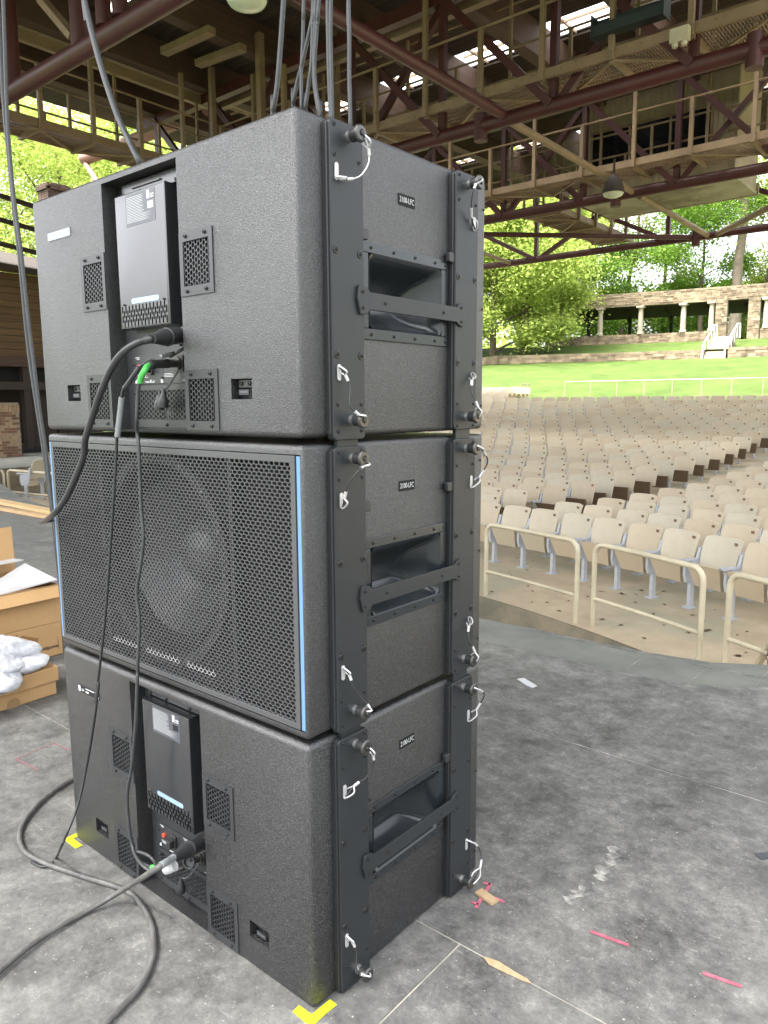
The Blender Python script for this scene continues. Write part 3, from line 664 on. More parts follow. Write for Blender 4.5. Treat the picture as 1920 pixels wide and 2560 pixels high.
# ================================================================ trees
def tree(label, base, H, crown_r, leafm, nleaf=9000, lsize=0.3, trunk_r=0.28, crown_lo=0.25, nlimb=9, lean=(0, 0), spread=1.0, sig=0.9, name='tree', seed=0, trunkm=None, group=None):
    rg = np.random.default_rng(seed+11); rd = random.Random(seed+5)
    t = thing(name, label, 'tree', base, 0, group); mb = MB()
    top = Vector((lean[0], lean[1], H*0.93)); P = [top*s+Vector((rd.uniform(-1, 1), rd.uniform(-1, 1), 0))*0.02*H*s for s in (0, 0.15, 0.3, 0.45, 0.6, 0.75, 0.9, 1)]
    P[0] = Vector((0, 0, -0.4)); mb.tube(P, [trunk_r*(1.25, 1, 0.88, 0.75, 0.58, 0.4, 0.22, 0.08)[i] for i in range(8)], 8)
    tips = []
    def at(s):
        s *= 7; i = min(6, int(s)); return P[i].lerp(P[i+1], s-i)
    for k_ in range(nlimb):
        s = crown_lo+(0.95-crown_lo)*(k_+rd.random())/nlimb; a = k_*2.4+rd.uniform(-0.4, 0.4); o = at(s)
        ln = crown_r*spread*(0.45+0.75*math.sin(math.pi*min(1, max(0.12, (s-crown_lo)/(1-crown_lo)*0.85+0.12))))*rd.uniform(0.8, 1.15)
        up = rd.uniform(0.15, 0.6); d = Vector((math.cos(a), math.sin(a), up)).normalized()
        Q = [o, o+d*ln*0.35+Vector((0, 0, ln*0.04)), o+d*ln*0.7+Vector((rd.uniform(-.1, .1), rd.uniform(-.1, .1), 0.06))*ln, o+d*ln+Vector((0, 0, -0.02*ln))]
        r0 = trunk_r*0.42*(1.1-s); mb.tube(Q, [r0, r0*0.7, r0*0.45, r0*0.15], 6)
        for j in range(5):
            f = 0.35+0.65*(j+rd.random())/5; i = min(2, int(f*3)); b = Q[i].lerp(Q[i+1], f*3-i)
            aa = a+rd.choice((-1, 1))*rd.uniform(0.5, 1.2); dd = Vector((math.cos(aa), math.sin(aa), rd.uniform(-0.1, 0.7))).normalized()*ln*rd.uniform(0.25, 0.5)
            mb.tube([b, b+dd*0.5, b+dd], [r0*0.35, r0*0.22, r0*0.08], 5); tips += [(b+dd*0.6, ln*0.16), (b+dd, ln*0.2)]
        tips += [(Q[3], ln*0.2), (Q[2], ln*0.2)]
    tips.append((P[7], crown_r*0.22)); tips.append((P[6], crown_r*0.25))
    mb.build('trunk', trunkm or MAT['bark'], t, smooth=60)
    c = np.array([list(p) for p, _ in tips]); sg = np.array([s_ for _, s_ in tips])*sig
    idx = rg.integers(0, len(c), nleaf); pos = c[idx]+rg.normal(size=(nleaf, 3))*sg[idx][:, None]*np.array([1, 1, 0.72])
    u = rg.normal(size=(nleaf, 3)); u[:, 2] *= 0.5; u /= np.linalg.norm(u, axis=1)[:, None]
    v = np.cross(u, rg.normal(size=(nleaf, 3))); v /= np.linalg.norm(v, axis=1)[:, None]
    s_ = lsize*rg.uniform(0.5, 1.25, (nleaf, 1)); u = u*s_*0.5; v = v*s_*0.33
    Q4 = np.stack([pos-u, pos+v*0.9+u*0.1, pos+u, pos-v*0.9+u*0.1], 1)
    fast_quads('crown', Q4, leafm, t)
    return t
def gp(px, py, R): p = atR(px, py, R); return p
def tbase(px, R, z): p = atR(px, 900, R); return (p.x, p.y, z)
A, B, Cc = MAT['leafA'], MAT['leafB'], MAT['leafC']
tree('bright yellow-green broad tree left of the pavilion, nearest the speakers', tbase(1312, 63, 5.0), 13.5, 4.2, A, 40000, 0.27, 0.3, 0.08, 15, seed=1, sig=0.95)
tree('bright yellow-green tree low beside the wall end, hugging the speaker edge', tbase(1232, 62, 4.4), 11.5, 4.8, A, 36000, 0.28, 0.26, 0.05, 13, seed=2, sig=1.0)
tree('tall yellow-green tree behind the bright broad tree', tbase(1300, 76, 6.0), 21.0, 5.4, A, 42000, 0.34, 0.35, 0.12, 15, seed=3, sig=1.0)
tree('yellow-green tree partly hidden by the speaker stack', tbase(1150, 68, 5.0), 20, 6.0, A, 34000, 0.32, 0.3, 0.1, 13, seed=4, sig=1.2)
tree('tall yellow-green tree rising behind the pavilion left end', tbase(1385, 84, 6.0), 20, 4.4, A, 22000, 0.34, 0.3, 0.15, 13, seed=25, sig=1.2)
tree('darker fresh green small tree at the pavilion left end', tbase(1468, 80, 6.0), 11.0, 3.6, B, 18000, 0.28, 0.2, 0.2, 11, seed=5, sig=1.15)
tree('slender pale trunked tree with thin leaves, leaning right behind the pavilion', tbase(1540, 84, 6.0), 20, 5.0, Cc, 9000, 0.29, 0.24, 0.35, 9, lean=(2.6, 0.5), seed=6)
tree('tall thin straight tree with sparse leaves above the pavilion middle', tbase(1655, 88, 6.0), 24, 4.6, Cc, 9000, 0.29, 0.22, 0.3, 10, seed=7)
tree('fresh green full tree above the pavilion', tbase(1745, 82, 6.0), 15.5, 4.2, B, 24000, 0.28, 0.24, 0.3, 12, seed=8, sig=1.15)
tree('big branching tree with a thick pale trunk above the pavilion right part', tbase(1828, 80, 6.0), 27, 6.5, A, 12000, 0.3, 0.5, 0.42, 9, lean=(0.5, 0.3), spread=1.25, seed=9, trunkm=M('pale_bark', (0.2, 0.165, 0.12), 0.9, var=0.35, vscale=3, coord='World'))
tree('loose yellow-green tree at the right edge behind the pavilion', tbase(1905, 84, 6.0), 22, 5.2, A, 16000, 0.3, 0.25, 0.2, 12, seed=10, sig=1.1)
tree('loose pale tree out past the right edge behind the pavilion', tbase(2040, 84, 6.0), 22, 5.4, A, 12000, 0.38, 0.25, 0.25, 11, seed=19)
tree('pale olive tree with thin leaves between the bright tree and the leaning one', tbase(1455, 92, 6.0), 19, 4.6, Cc, 6000, 0.38, 0.22, 0.3, 9, seed=12)
for i, (px, R, z, H, r, m_) in enumerate(((1500, 90, 6, 7, 3.5, B), (1600, 92, 6, 6.5, 3.6, A), (1700, 90, 6, 7, 3.5, B), (1790, 93, 6, 6.5, 3.6, B), (1880, 92, 6, 7, 3.6, A), (1980, 92, 6, 7, 3.6, A))):
    tree('low leafy understorey tree behind the pavilion columns, %s of six from the left' % ('first', 'second', 'third', 'fourth', 'fifth', 'last')[i], tbase(px, R, z), H, r, m_, 9000, 0.36, 0.12, 0.05, 11, seed=30+i, name='understorey_tree', group='understorey trees behind the pavilion', sig=1.2)
# trees beyond the left end of the stage
def lbase(px, d): r = ray(px, 600); p = CAM+r*d; return (p[0], p[1], 1.5)
tree('broad bright yellow-green tree behind the chimney at upper left', lbase(150, 40), 15.5, 6.4, A, 60000, 0.2, 0.3, 0.05, 18, seed=21, sig=1.0)
tree('bright yellow-green tree at the far left edge behind the hanging cables', lbase(-30, 42), 16, 6.2, A, 52000, 0.2, 0.3, 0.05, 16, seed=22, sig=1.0)
tree('bright yellow-green tree behind the catwalk, right of the chimney', lbase(320, 46), 16, 6.2, A, 44000, 0.21, 0.3, 0.05, 15, seed=23, sig=1.2)
# far woodland that reads as one mass
nl = 46000; wa = rng.uniform(-75, 22, nl); wR = rng.uniform(104, 122, nl); wz = 4.0+np.where(wa > -24, 6.5, 11.5)*rng.random(nl)**1.5*(0.75+0.25*np.sin(wa*0.9)+0.25*np.sin(wa*2.3+1))
pos = np.stack([CX+wR*np.sin(np.radians(wa)), CY+wR*np.cos(np.radians(wa)), wz], 1); u = rng.normal(size=(nl, 3)); u /= np.linalg.norm(u, axis=1)[:, None]; v_ = np.cross(u, rng.normal(size=(nl, 3))); v_ /= np.linalg.norm(v_, axis=1)[:, None]
s_ = rng.uniform(0.35, 0.85, (nl, 1)); u *= s_*0.6; v_ *= s_*0.42
tag(fast_quads('distant_woodland', np.stack([pos-u, pos+v_, pos+u, pos-v_], 1), A), 'far yellow-green woodland behind all the nearer trees', 'woodland', kind='stuff')
# ================================================================ roof over the seats
ZD = 9.8; X0, X1 = -20.7, 2.2; YA, YB = -5.0, 26.7
rf = thing('timber_roof', 'dark brown timber deck roof on laminated beams over the seating', 'roof', ((X0+X1)/2, (YA+YB)/2, ZD))
BW = 0.2; me = MB().box((X0-X1)/2, (X1-X0)/2, -BW/2+0.006, BW/2-0.006, 0, 0.05).mesh('deck_board'); me.materials.append(MAT['deckwood'])
y = YA+BW/2; oy = (YA+YB)/2
while y < YB:
    if not (15.45 < y < 16.35 or 22.2 < y < 22.75): inst('deck_board', me, rf, (0, y-oy, random.uniform(-0.006, 0.0)))
    y += BW
mb = MB(); mb.box((X0-X1)/2, (X1-X0)/2, (YA-YB)/2, 15.45-oy, 0.07, 0.1); mb.box((X0-X1)/2, (X1-X0)/2, 16.35-oy, 22.2-oy, 0.07, 0.1); mb.box((X0-X1)/2, (X1-X0)/2, 22.75-oy, (YB-YA)/2, 0.07, 0.1)
mb.build('roofing_felt', MAT['brownpaint'], rf)
BX = [-5.64-2.4*k_ for k_ in range(-3, 6)]
ox = (X0+X1)/2
for bx in BX:
    mb = MB(); mb.box(bx-ox-0.16, bx-ox+0.16, (YA-YB)/2, (YB-YA)/2, -0.72, -0.012); mb.build('beam', MAT['glulam'], rf, bevel=0.01)
skym = bpy.data.materials.new('translucent_skylight'); skym.use_nodes = True; nt_ = skym.node_tree; nt_.nodes.clear()
tr = nt_.nodes.new('ShaderNodeBsdfTranslucent'); tr.inputs[0].default_value = (0.9, 0.9, 0.88, 1); tp = nt_.nodes.new('ShaderNodeBsdfTransparent'); mx_ = nt_.nodes.new('ShaderNodeMixShader'); mx_.inputs[0].default_value = 0.5; oo = nt_.nodes.new('ShaderNodeOutputMaterial')
nt_.links.new(tr.outputs[0], mx_.inputs[1]); nt_.links.new(tp.outputs[0], mx_.inputs[2]); nt_.links.new(mx_.outputs[0], oo.inputs[0])
for ya, yb in ((15.45, 16.35), (22.2, 22.75)):
    for b0, b1 in zip(BX[1:], BX[:-1]):
        if yb > 20 and int(b0*10) % 3 == 0:
            mb = MB(); mb.box(b0-ox+0.02, b1-ox-0.02, ya-oy, yb-oy, 0.0, 0.05); mb.build('closing_board', MAT['deckwood'], rf); continue
        mb = MB(); mb.add([(b0-ox+0.2, ya-oy, 0.1), (b1-ox-0.2, ya-oy, 0.1), (b1-ox-0.2, yb-oy, 0.1), (b0-ox+0.2, yb-oy, 0.1)], [(0, 1, 2, 3)]); pn = mb.build('skylight_pane', skym, rf)
        mb = MB(); mb.box(b0-ox+0.2, b1-ox-0.2, ya-oy+0.25, ya-oy+0.29, 0.02, 0.08); mb.box(b0-ox+0.5, b0-ox+0.54, ya-oy, yb-oy, 0.02, 0.085); mb.build('glazing_bar', MAT['tan'], pn)
def truss(Y, label, r=0.13, zb=6.5, zt=9.0, xa=-18.5, xb=2.0, diag=True):
    t = thing('roof_truss', label, 'truss', ((xa+xb)/2, Y, zb)); L = Vector(t.location); mb = MB()
    mb.tube([Vector((xa, Y, zb))-L, Vector((xb, Y, zb))-L], r, 14); mb.build('bottom_chord', MAT['maroon'], t, smooth=40)
    mb = MB(); mb.bar(Vector((xa, Y, zt))-L, Vector((xb, Y, zt))-L, 0.2, 0.24); mb.build('top_chord', MAT['maroon'], t)
    xs = [bx for bx in BX if xa < bx < xb]
    if Y > 20: xs = xs[::2]
    for bi, bx in enumerate(xs):
        mb = MB(); mb.bar(Vector((bx, Y, zb))-L, Vector((bx, Y, zt))-L, 0.13, 0.13); mb.build('vertical', MAT['maroon'], t)
        if bi % 2: continue
        mb = MB(); mb.tube([Vector((bx+0.9, Y-0.02, zb-0.28))-L, Vector((bx+0.9, Y-0.02, zb+0.2))-L], 0.13, 10); mb.build('pipe_stub', MAT['maroon'], t, smooth=40)
    if diag:
        for i, (a, b) in enumerate(zip(xs[:-1], xs[1:])):
            mb = MB(); mb.bar(Vector((a, Y-0.1, zb))-L, Vector((b, Y-0.1, zt))-L, 0.12, 0.14); mb.build('diagonal', MAT['maroon'], t)
            if i % 2 == 0: mb = MB(); mb.bar(Vector((a, Y+0.1, zt))-L, Vector((b, Y+0.1, zb))-L, 0.12, 0.14); mb.build('diagonal', MAT['maroon'], t)
    return t
t0 = thing('roof_truss', 'thick maroon pipe truss chord crossing the upper left corner', 'truss', (-12, 5.3, 6.5))
mb = MB(); mb.tube([(-7.5, 0, 0), (14, 0, 0)], 0.14, 16); mb.build('bottom_chord', MAT['maroon'], t0, smooth=40)
for px, r in ((18, 0.15), (197, 0.135)):
    p = ony(px, 40, 5.3); mb = MB(); mb.tube([(p[0]+12, 0.0, 0), (p[0]+12, 0.0, 3.0)], r, 12); mb.build('vertical', MAT['maroon'], t0, smooth=40)
pa, pb = ony(185, 95, 5.25), ony(105, 0, 5.25); mb = MB(); mb.bar(Vector(pa)-Vector((12*-1, 5.3, 6.5)), Vector(pb)-Vector((-12, 5.3, 6.5)), 0.16, 0.1); mb.build('diagonal', MAT['tan'], t0)
for px in (258, 300):
    p = ony(px, 25, 5.25); mb = MB(); mb.tube([(p[0]+12, -0.05, 0.1), (p[0]+12, -0.05, 0.62)], 0.11, 12); mb.build('pipe_stub', MAT['maroon'], t0, smooth=40)
truss(11.75, 'maroon pipe truss under the upper catwalk')
truss(18.1, 'maroon pipe truss under the lower catwalk, before the booth')
truss(24.45, 'maroon pipe truss along the outer roof edge before the trees', 0.115)
# bracing pipes between the trusses
def pipe(label, pts, r=0.085, m='maroon', name='bracing_pipe', cat='pipe', group=None):
    mb = MB(); c = Vector(pts[0]); mb.tube([Vector(p)-c for p in pts], r, 10); o = mb.build(name, MAT[m], smooth=40); o.location = c; return tag(o, label, cat, group)
pa, pb = Vector(onz(470, -170, 6.55)), Vector(onz(1258, 283, 6.5))
pipe('rusty maroon bracing pipe slanting down to the upper catwalk truss', [tuple(onz(735, -20, 6.6)), tuple(onz(1258, 286, 6.55))], 0.1)
pipe('brown bracing pipe slanting from the upper truss to the hanging lamp', [tuple(onz(1262, 296, 6.5)), tuple(onz(1582, 480, 6.5))], 0.075, 'tan')
pipe('brown bracing pipe slanting under the booth to the outer truss', [tuple(onz(1600, 490, 6.5)), tuple(onz(1776, 592, 6.5))], 0.08, 'tan')
pipe('level maroon bracing pipe meeting the outer truss before the trees', [tuple(onz(1150, 585, 6.5)), tuple(onz(1777, 594, 6.5))], 0.075)
pipe('brown bracing pipe rising to the right edge from the outer truss', [tuple(onz(1777, 593, 6.5)), tuple(onz(1990, 485, 6.5))], 0.085, 'tan')
pipe('short brown bracing pipe touching the outer truss beside the speaker edge', [tuple(onz(1150, 612, 6.5)), tuple(onz(1294, 664, 6.5))], 0.07, 'tan')
MAT['pink'] = painted('pink_primer', (0.36, 0.2, 0.16), (0.2, 0.09, 0.07), 0.66, 4)
pp = thing('pink_pipe', 'pinkish pipe stub and thin branch under the left catwalk', 'pipe', tuple(ony(208, 398, 12.0))); L = Vector(pp.location)
mb = MB(); mb.tube([Vector((0, 0, 0)), Vector(ony(300, 366, 12.4))-L, Vector(ony(560, 255, 13.5))-L], 0.19, 12); mb.build('main_pipe', MAT['pink'], pp, smooth=40)
mb = MB(); mb.tube([Vector(ony(212, 405, 12.0))-L, Vector(ony(246, 460, 12.0))-L], 0.085, 10); mb.build('branch_pipe', MAT['pink'], pp, smooth=40)

def catwalk(label, A, D, length, width, z, post0, dp, zt=9.0, rail_far=True, short=True, slat=0.05, toe=True):
    """A start point on near edge, D unit direction along, S unit direction across"""
    A = Vector((A[0], A[1], 0)); D = Vector((D[0], D[1], 0)); S = Vector((-D.y, D.x, 0))
    if S.dot(Vector((-0.64, 0.77, 0))) < 0: S = -S
    t = thing('catwalk', label, 'catwalk', A+D*length/2+Vector((0, 0, z))); L = Vector(t.location)
    def q(s, a, h): return A+D*s+S*a+Vector((0, 0, z+h))-L
    for nm, a, h in (('near_beam', 0, 0.0), ('far_beam', width, 0.0)):
        mb = MB(); mb.bar(q(0, a, h), q(length, a, h), 0.07, 0.16); mb.build(nm, MAT['tan'], t)
    s = post0; i = 0
    while s < length:
        mb = MB(); mb.bar(q(s, -0.05, -0.1), q(s, width+0.05, -0.1), 0.07, 0.09); mb.build('cross_beam', MAT['tan'], t)
        hh = zt-z if i % 2 == 0 else 1.12
        mb = MB(); mb.bar(q(s, -0.07, -0.12), q(s, -0.07, hh), 0.085, 0.085, (D.x, D.y, 0)); mb.build('hanger_post', MAT['tan'], t)
        mb = MB(); mb.bar(q(s, width+0.05, -0.1), q(s, width+0.05, zt-z if i % 2 else 1.12), 0.06, 0.06, (D.x, D.y, 0)); mb.build('back_post', MAT['tan'], t)
        if s+dp < length:
            a, b = (0, width) if i % 2 else (width, 0)
            mb = MB(); mb.bar(q(s, a, -0.12), q(s+dp, b, -0.12), 0.05, 0.035); mb.build('floor_brace', MAT['tan'], t)
            mb = MB(); mb.bar(q(s+dp/2, width+0.05, 0), q(s+dp/2, width+0.05, 0.58), 0.05, 0.05, (D.x, D.y, 0)); mb.build('short_post', MAT['tan'], t)
        s += dp; i += 1
    for nm, a, h in (('hand_rail', width+0.05, 1.12), ('middle_rail', width+0.05, 0.58), ('upper_pipe', -0.07, 1.12)):
        mb = MB(); mb.tube([q(0, a, h), q(length, a, h)], 0.024, 6); mb.build(nm, MAT['tan'], t)
    mb = MB(); s = 0.0
    while s < length: mb.bar(q(s, 0.03, -0.045), q(s, width-0.03, -0.045), 0.012, 0.03); s += slat
    a = 0.12
    while a < width: mb.bar(q(0, a, -0.05), q(length, a, -0.05), 0.012, 0.02); a += 0.16
    o = mb.build('floor_grating', MAT['tan'], t); o['kind'] = 'stuff'
    return t
catwalk('upper tan steel catwalk with grating floor and pipe rails', (-14.6, 11.62), (1, 0), 19, 0.95, 7.0, 0.06+6.22-1.27*4, 1.27)
catwalk('lower tan steel catwalk passing before the booth windows', (-15.0, 17.4), (1, 0), 20, 1.0, 7.0, 0.6, 1.33, slat=0.06)
catwalk('tan steel catwalk along the left side, running away under the roof', (-14.7, 3.0), (0, 1), 15, 0.85, 7.0, 0.5, 1.15, slat=0.05)
catwalk('distant tan catwalk hanging before the trees under the booth', (-9.6, 19.4), (0, 1), 6, 1.1, 6.9, 0.4, 1.2, slat=0.08)
def beam(label, a, b, w=0.12, h=0.26, m='tan', name='steel_beam'):
    mb = MB(); c = Vector(a); mb.bar(Vector((0, 0, 0)), Vector(b)-c, w, h); o = mb.build(name, MAT[m]); o.location = c; return tag(o, label, 'beam')
beam('tan beam over the upper catwalk running to the left catwalk corner', (-15.4, 12.2, 9.0), (2, 12.2, 9.0), 0.16, 0.24)
beam('tan beam over the left catwalk, the lower of two', (-15.6, 3, 8.98), (-15.6, 12.3, 8.98), 0.14, 0.22)
bb = thing('plank_beam', 'weathered tan built-up plank beam over the left catwalk, the upper of two', 'beam', (-15.75, 8, 9.35))
for k_ in range(4): mb = MB(); mb.box(-0.16+0.09*k_, -0.16+0.09*k_+0.08, -5, 6, -0.15+random.uniform(0, 0.02), 0.1); mb.build('plank', MAT['tanwood'], bb)
beam('thin tan conduit crossing above the upper catwalk', (-16.5, 13.4, 9.35), (2, 13.4, 9.35), 0.04, 0.04)
for k_, (p, q_) in enumerate((((410, 130), (530, 75)), ((495, 160), (608, 118)))):
    a, b = onz(*p, 9.0), onz(*q_, 9.0); mb = MB(); c = Vector(a); mb.bar(Vector((0, 0, 0)), Vector(b)-c, 0.2, 0.14)
    o = mb.build('short_header', MAT['tan']); o.location = c; tag(o, ('tan short beam on posts under the deck, the left of two', 'tan short beam on posts under the deck, the right of two')[k_], 'beam')
def vpost(px, y0, y1, z, label, w=0.11):
    a = onz(px, y0, z); t_ = ony(px, y1, a[1]); mb = MB(); mb.bar((0, 0, 0), Vector((0, 0, t_[2]-a[2])), w, w, (1, 0, 0)); o = mb.build('steel_post', MAT['tan']); o.location = Vector(a); tag(o, label, 'post')
vpost(655, 345, 80, 7.3, 'tall tan post with a wide cap plate left of the hanging cable bundle', 0.15)
vpost(536, 390, 165, 7.3, 'tan post under the right short beam', 0.12)
vpost(712, 330, 160, 7.3, 'tan post just right of the leftmost hanging cable', 0.1)
vpost(842, 360, 60, 7.3, 'tan post between the hanging cables', 0.14)
# control booth
bt = thing('control_booth', 'tan sided control booth with dark windows hung under the roof', 'booth', (-6.5, 19.6, 6.7))
bx0, bx1, by0, by1 = -8.55, -4.55, 18.95, 21.0; BL = Vector(bt.location)
def bbox(name, x0, x1, y0, y1, z0, z1, m, par=None): mb = MB(); mb.box(x0-BL.x, x1-BL.x, y0-BL.y, y1-BL.y, z0-BL.z, z1-BL.z); return mb.build(name, MAT[m], par or bt)
MAT['boothbot'] = concrete('peeling_pale_soffit', (0.34, 0.34, 0.22), (0.27, 0.26, 0.16), (0.12, 0.1, 0.05), 2.6)
bbox('soffit', bx0, bx1, by0, by1, 6.66, 6.74, 'boothbot'); bbox('trim', bx0-0.04, bx1+0.04, by1, by1+0.06, 6.64, 6.95, 'siding')
bbox('core', bx0+0.05, bx1-0.05, by0+0.06, by1-0.05, 6.74, 9.7, 'siding')
nb = 26
me = MB().box(0.004, (bx1-bx0)/nb-0.004, -0.03, 0.0, 0, 0.62).mesh('siding_board'); me.materials.append(MAT['siding'])
me2 = MB().box(0.004, (bx1-bx0)/nb-0.004, -0.03, 0.0, 0, 1.0).mesh('siding_board'); me2.materials.append(MAT['siding'])
for i in range(nb):
    xx = bx0+(bx1-bx0)*i/nb
    inst('siding_board', me, bt, (xx-BL.x, by0+0.05-BL.y, 6.75-BL.z)); inst('siding_board', me2, bt, (xx-BL.x, by0+0.05-BL.y, 8.45-BL.z))
    if i < 2 or i > 21: 
        mb = MB(); mb.box(xx-BL.x+0.004, xx-BL.x+(bx1-bx0)/nb-0.004, by0+0.02-BL.y, by0+0.05-BL.y, 7.375-BL.z, 8.445-BL.z); mb.build('siding_board', MAT['siding'], bt)
nb2 = 14
me3 = MB().box(0, 0.03, 0.004, (by1-by0)/nb2-0.004, 0, 2.9).mesh('siding_board'); me3.materials.append(MAT['siding'])
for i in range(nb2): inst('siding_board', me3, bt, (bx1-0.05-BL.x, by0+(by1-by0)*i/nb2-BL.y, 6.75-BL.z))
wx = [bx0+0.3, bx0+1.35, bx0+2.4, bx0+3.4]
for a, b in zip(wx[:-1], wx[1:]):
    wn = bbox('window', a+0.03, b-0.03, by0+0.02, by0+0.045, 7.42, 8.4, 'glassdark'); bbox('window_frame', a-0.025, a+0.03, by0-0.01, by0+0.06, 7.38, 8.45, 'tan', None)
bbox('window_frame', wx[-1]-0.03, wx[-1]+0.03, by0-0.01, by0+0.06, 7.38, 8.45, 'tan'); bbox('window_head', wx[0], wx[-1], by0-0.01, by0+0.05, 8.4, 8.46, 'tan'); bbox('window_sill', wx[0], wx[-1], by0-0.02, by0+0.05, 7.35, 7.42, 'tan')
# trough, lamps, junction box
tr_ = thing('steel_trough', 'dark green-black steel trough hung on the upper catwalk', 'trough', (-4.2, 11.5, 7.25))
mb = MB(); mb.prism([(-0.12, 0.0), (0.1, 0.0), (0.12, 0.3), (0.06, 0.3), (0.05, 0.06), (-0.1, 0.06), (-0.1, 0.16), (-0.12, 0.16)], lambda a, b, h: (h, a, b), -0.58, 0.58); mb.build('body', MAT['greenblack'], tr_)
for s in (-0.6, 0.58): mb = MB(); mb.box(s, s+0.02, -0.15, 0.15, -0.03, 0.32); mb.build('end_plate', MAT['greenblack'], tr_)
def lamp(p, r, label):
    t = thing('dome_lamp', label, 'lamp', tuple(p)); mb = MB()
    mb.lathe([(0.05, 0.42), (0.12, 0.36), (r*0.8, 0.25), (r, 0.05), (r, 0.0), (r*0.94, 0.0), (r*0.7, 0.2)], (0, 0, 0), (0, 0, 1), 18, True, False); mb.build('shade', MAT['brownpaint'], t, smooth=40)
    mb = MB(); mb.lathe([(r*0.95, 0.01), (r*0.8, -0.05), (r*0.4, -0.09), (0.0, -0.1)], (0, 0, 0), (0, 0, 1), 18, False, False); mb.build('lens', M('pale_green_lens', (0.5, 0.55, 0.4), 0.25), t, smooth=60)
    mb = MB(); mb.tube([(0, 0, 0.4), (0, 0, 0.75)], 0.03, 6); mb.build('stem', MAT['brownpaint'], t)
lamp(onz(1533, 484, 6.05), 0.25, 'dome lamp with a greenish lens under the lower catwalk')
lamp(onz(617, 2, 6.3), 0.27, 'pale round lamp peeking in at the top edge of the picture')
jb = onz(1700, 88, 6.85); mb = MB(); mb.box(-0.14, 0.14, -0.06, 0.06, -0.1, 0.1); mb.lathe([(0.045, 0), (0.05, 0.06)], (-0.07, 0, -0.16), (0, 0, 1), 10); mb.lathe([(0.045, 0), (0.05, 0.06)], (0.07, 0, -0.16), (0, 0, 1), 10)
o = mb.build('junction_box', MAT['cream']); o.location = Vector(jb); tag(o, 'cream junction box on the upper catwalk edge right of the trough', 'box')

# the lit strip light glimpsed above the maroon chord
tl = thing('strip_light', 'lit white strip light above the thick maroon chord at the top left', 'lamp', tuple(ony(300, 6, 5.9)))
mb = MB(); mb.box(-0.42, 0.42, -0.07, 0.07, 0.03, 0.09); mb.build('housing', MAT['tan'], tl)
em = bpy.data.materials.new('lit_tube'); em.use_nodes = True; b_ = em.node_tree.nodes['Principled BSDF']; b_.inputs['Emission Color'].default_value = (1, 0.98, 0.92, 1); b_.inputs['Emission Strength'].default_value = 1.5
for s_ in (-0.03, 0.03): mb = MB(); mb.tube([(-0.4, s_, 0.0), (0.4, s_, 0.0)], 0.022, 8); mb.build('tube', em, tl)
# ================================================================ loudspeakers
WB, DB, HB, PB = 1.0226, 0.6506, 0.607, 0.6195
def cabinet_material():
    m, nt, b = nmat('textured_black_coating'); v = coords(nt, 'Object')
    vo = nt.nodes.new('ShaderNodeTexVoronoi'); vo.inputs['Scale'].default_value = 620; vo.feature = 'F1'; nt.links.new(v, vo.inputs['Vector'])
    n1 = noise(nt, v, 480, 2, 0.6); h = math_n(nt, 'ADD', math_n(nt, 'MULTIPLY', vo.outputs['Distance'], 1.0), math_n(nt, 'MULTIPLY', n1, 1.2))
    bump(nt, b, h, 0.62, 0.0012)
    sep = nt.nodes.new('ShaderNodeSeparateColor'); nt.links.new(vo.outputs['Color'], sep.inputs[0])
    o = ramp(nt, sep.outputs[0], [(0.0, (0.002, 0.002, 0.0022)), (0.65, (0.006, 0.0061, 0.0066)), (1.0, (0.062, 0.063, 0.066))])  # pale random cells paint the coating's sparkle into its base colour
    nt.links.new(o, b.inputs['Base Color']); b.inputs['Roughness'].default_value = 0.34; b.inputs['Specular IOR Level'].default_value = 1.0
    return m
MAT['cab'] = cabinet_material()
MAT['rig'] = M('rigging_black_paint', (0.017, 0.02, 0.022), 0.45, var=0.12, vscale=5, bscale=500, bstr=0.06, bdist=0.0005, spec=0.4)
MAT['rigdark'] = M('rigging_shadow_black', (0.014, 0.015, 0.016), 0.45)
MAT['amp'] = M('satin_black_sheet', (0.012, 0.013, 0.015), 0.24, var=0.1, vscale=3, spec=1.0)
MAT['plate'] = M('black_panel', (0.022, 0.023, 0.025), 0.4, spec=0.6)
MAT['grille'] = M('black_perforated_steel', (0.05, 0.051, 0.053), 0.42, spec=0.6)
MAT['pan'] = M('moulded_black_plastic', (0.012, 0.016, 0.019), 0.26, spec=0.55)
MAT['screw'] = M('black_screw', (0.03, 0.03, 0.03), 0.35, 0.5)
MAT['steel'] = M('bright_steel', (0.6, 0.6, 0.58), 0.3, 0.9)
MAT['alu'] = M('aluminium_crimp', (0.5, 0.5, 0.5), 0.35, 0.4)
MAT['blue'] = M('pale_blue_strip', (0.095, 0.2, 0.35), 0.35, spec=0.6)
MAT['silver'] = M('silver_paint', (0.3, 0.3, 0.29), 0.35)
MAT['label'] = M('grey_label', (0.06, 0.064, 0.075), 0.35, var=0.1, vscale=40)
MAT['labelw'] = M('white_print', (0.42, 0.43, 0.43), 0.5)
MAT['void'] = M('void_black', (0.004, 0.004, 0.004), 0.9)
MAT['cone'] = M('pulp_cone', (0.07, 0.07, 0.072), 0.25, spec=0.7)
MAT['rubber'] = M('black_rubber', (0.02, 0.021, 0.022), 0.45, var=0.2, vscale=30)
MAT['red'] = M('orange_red_cap', (0.5, 0.06, 0.03), 0.4)
MAT['nickel'] = M('dark_nickel', (0.09, 0.088, 0.083), 0.3, 0.8)

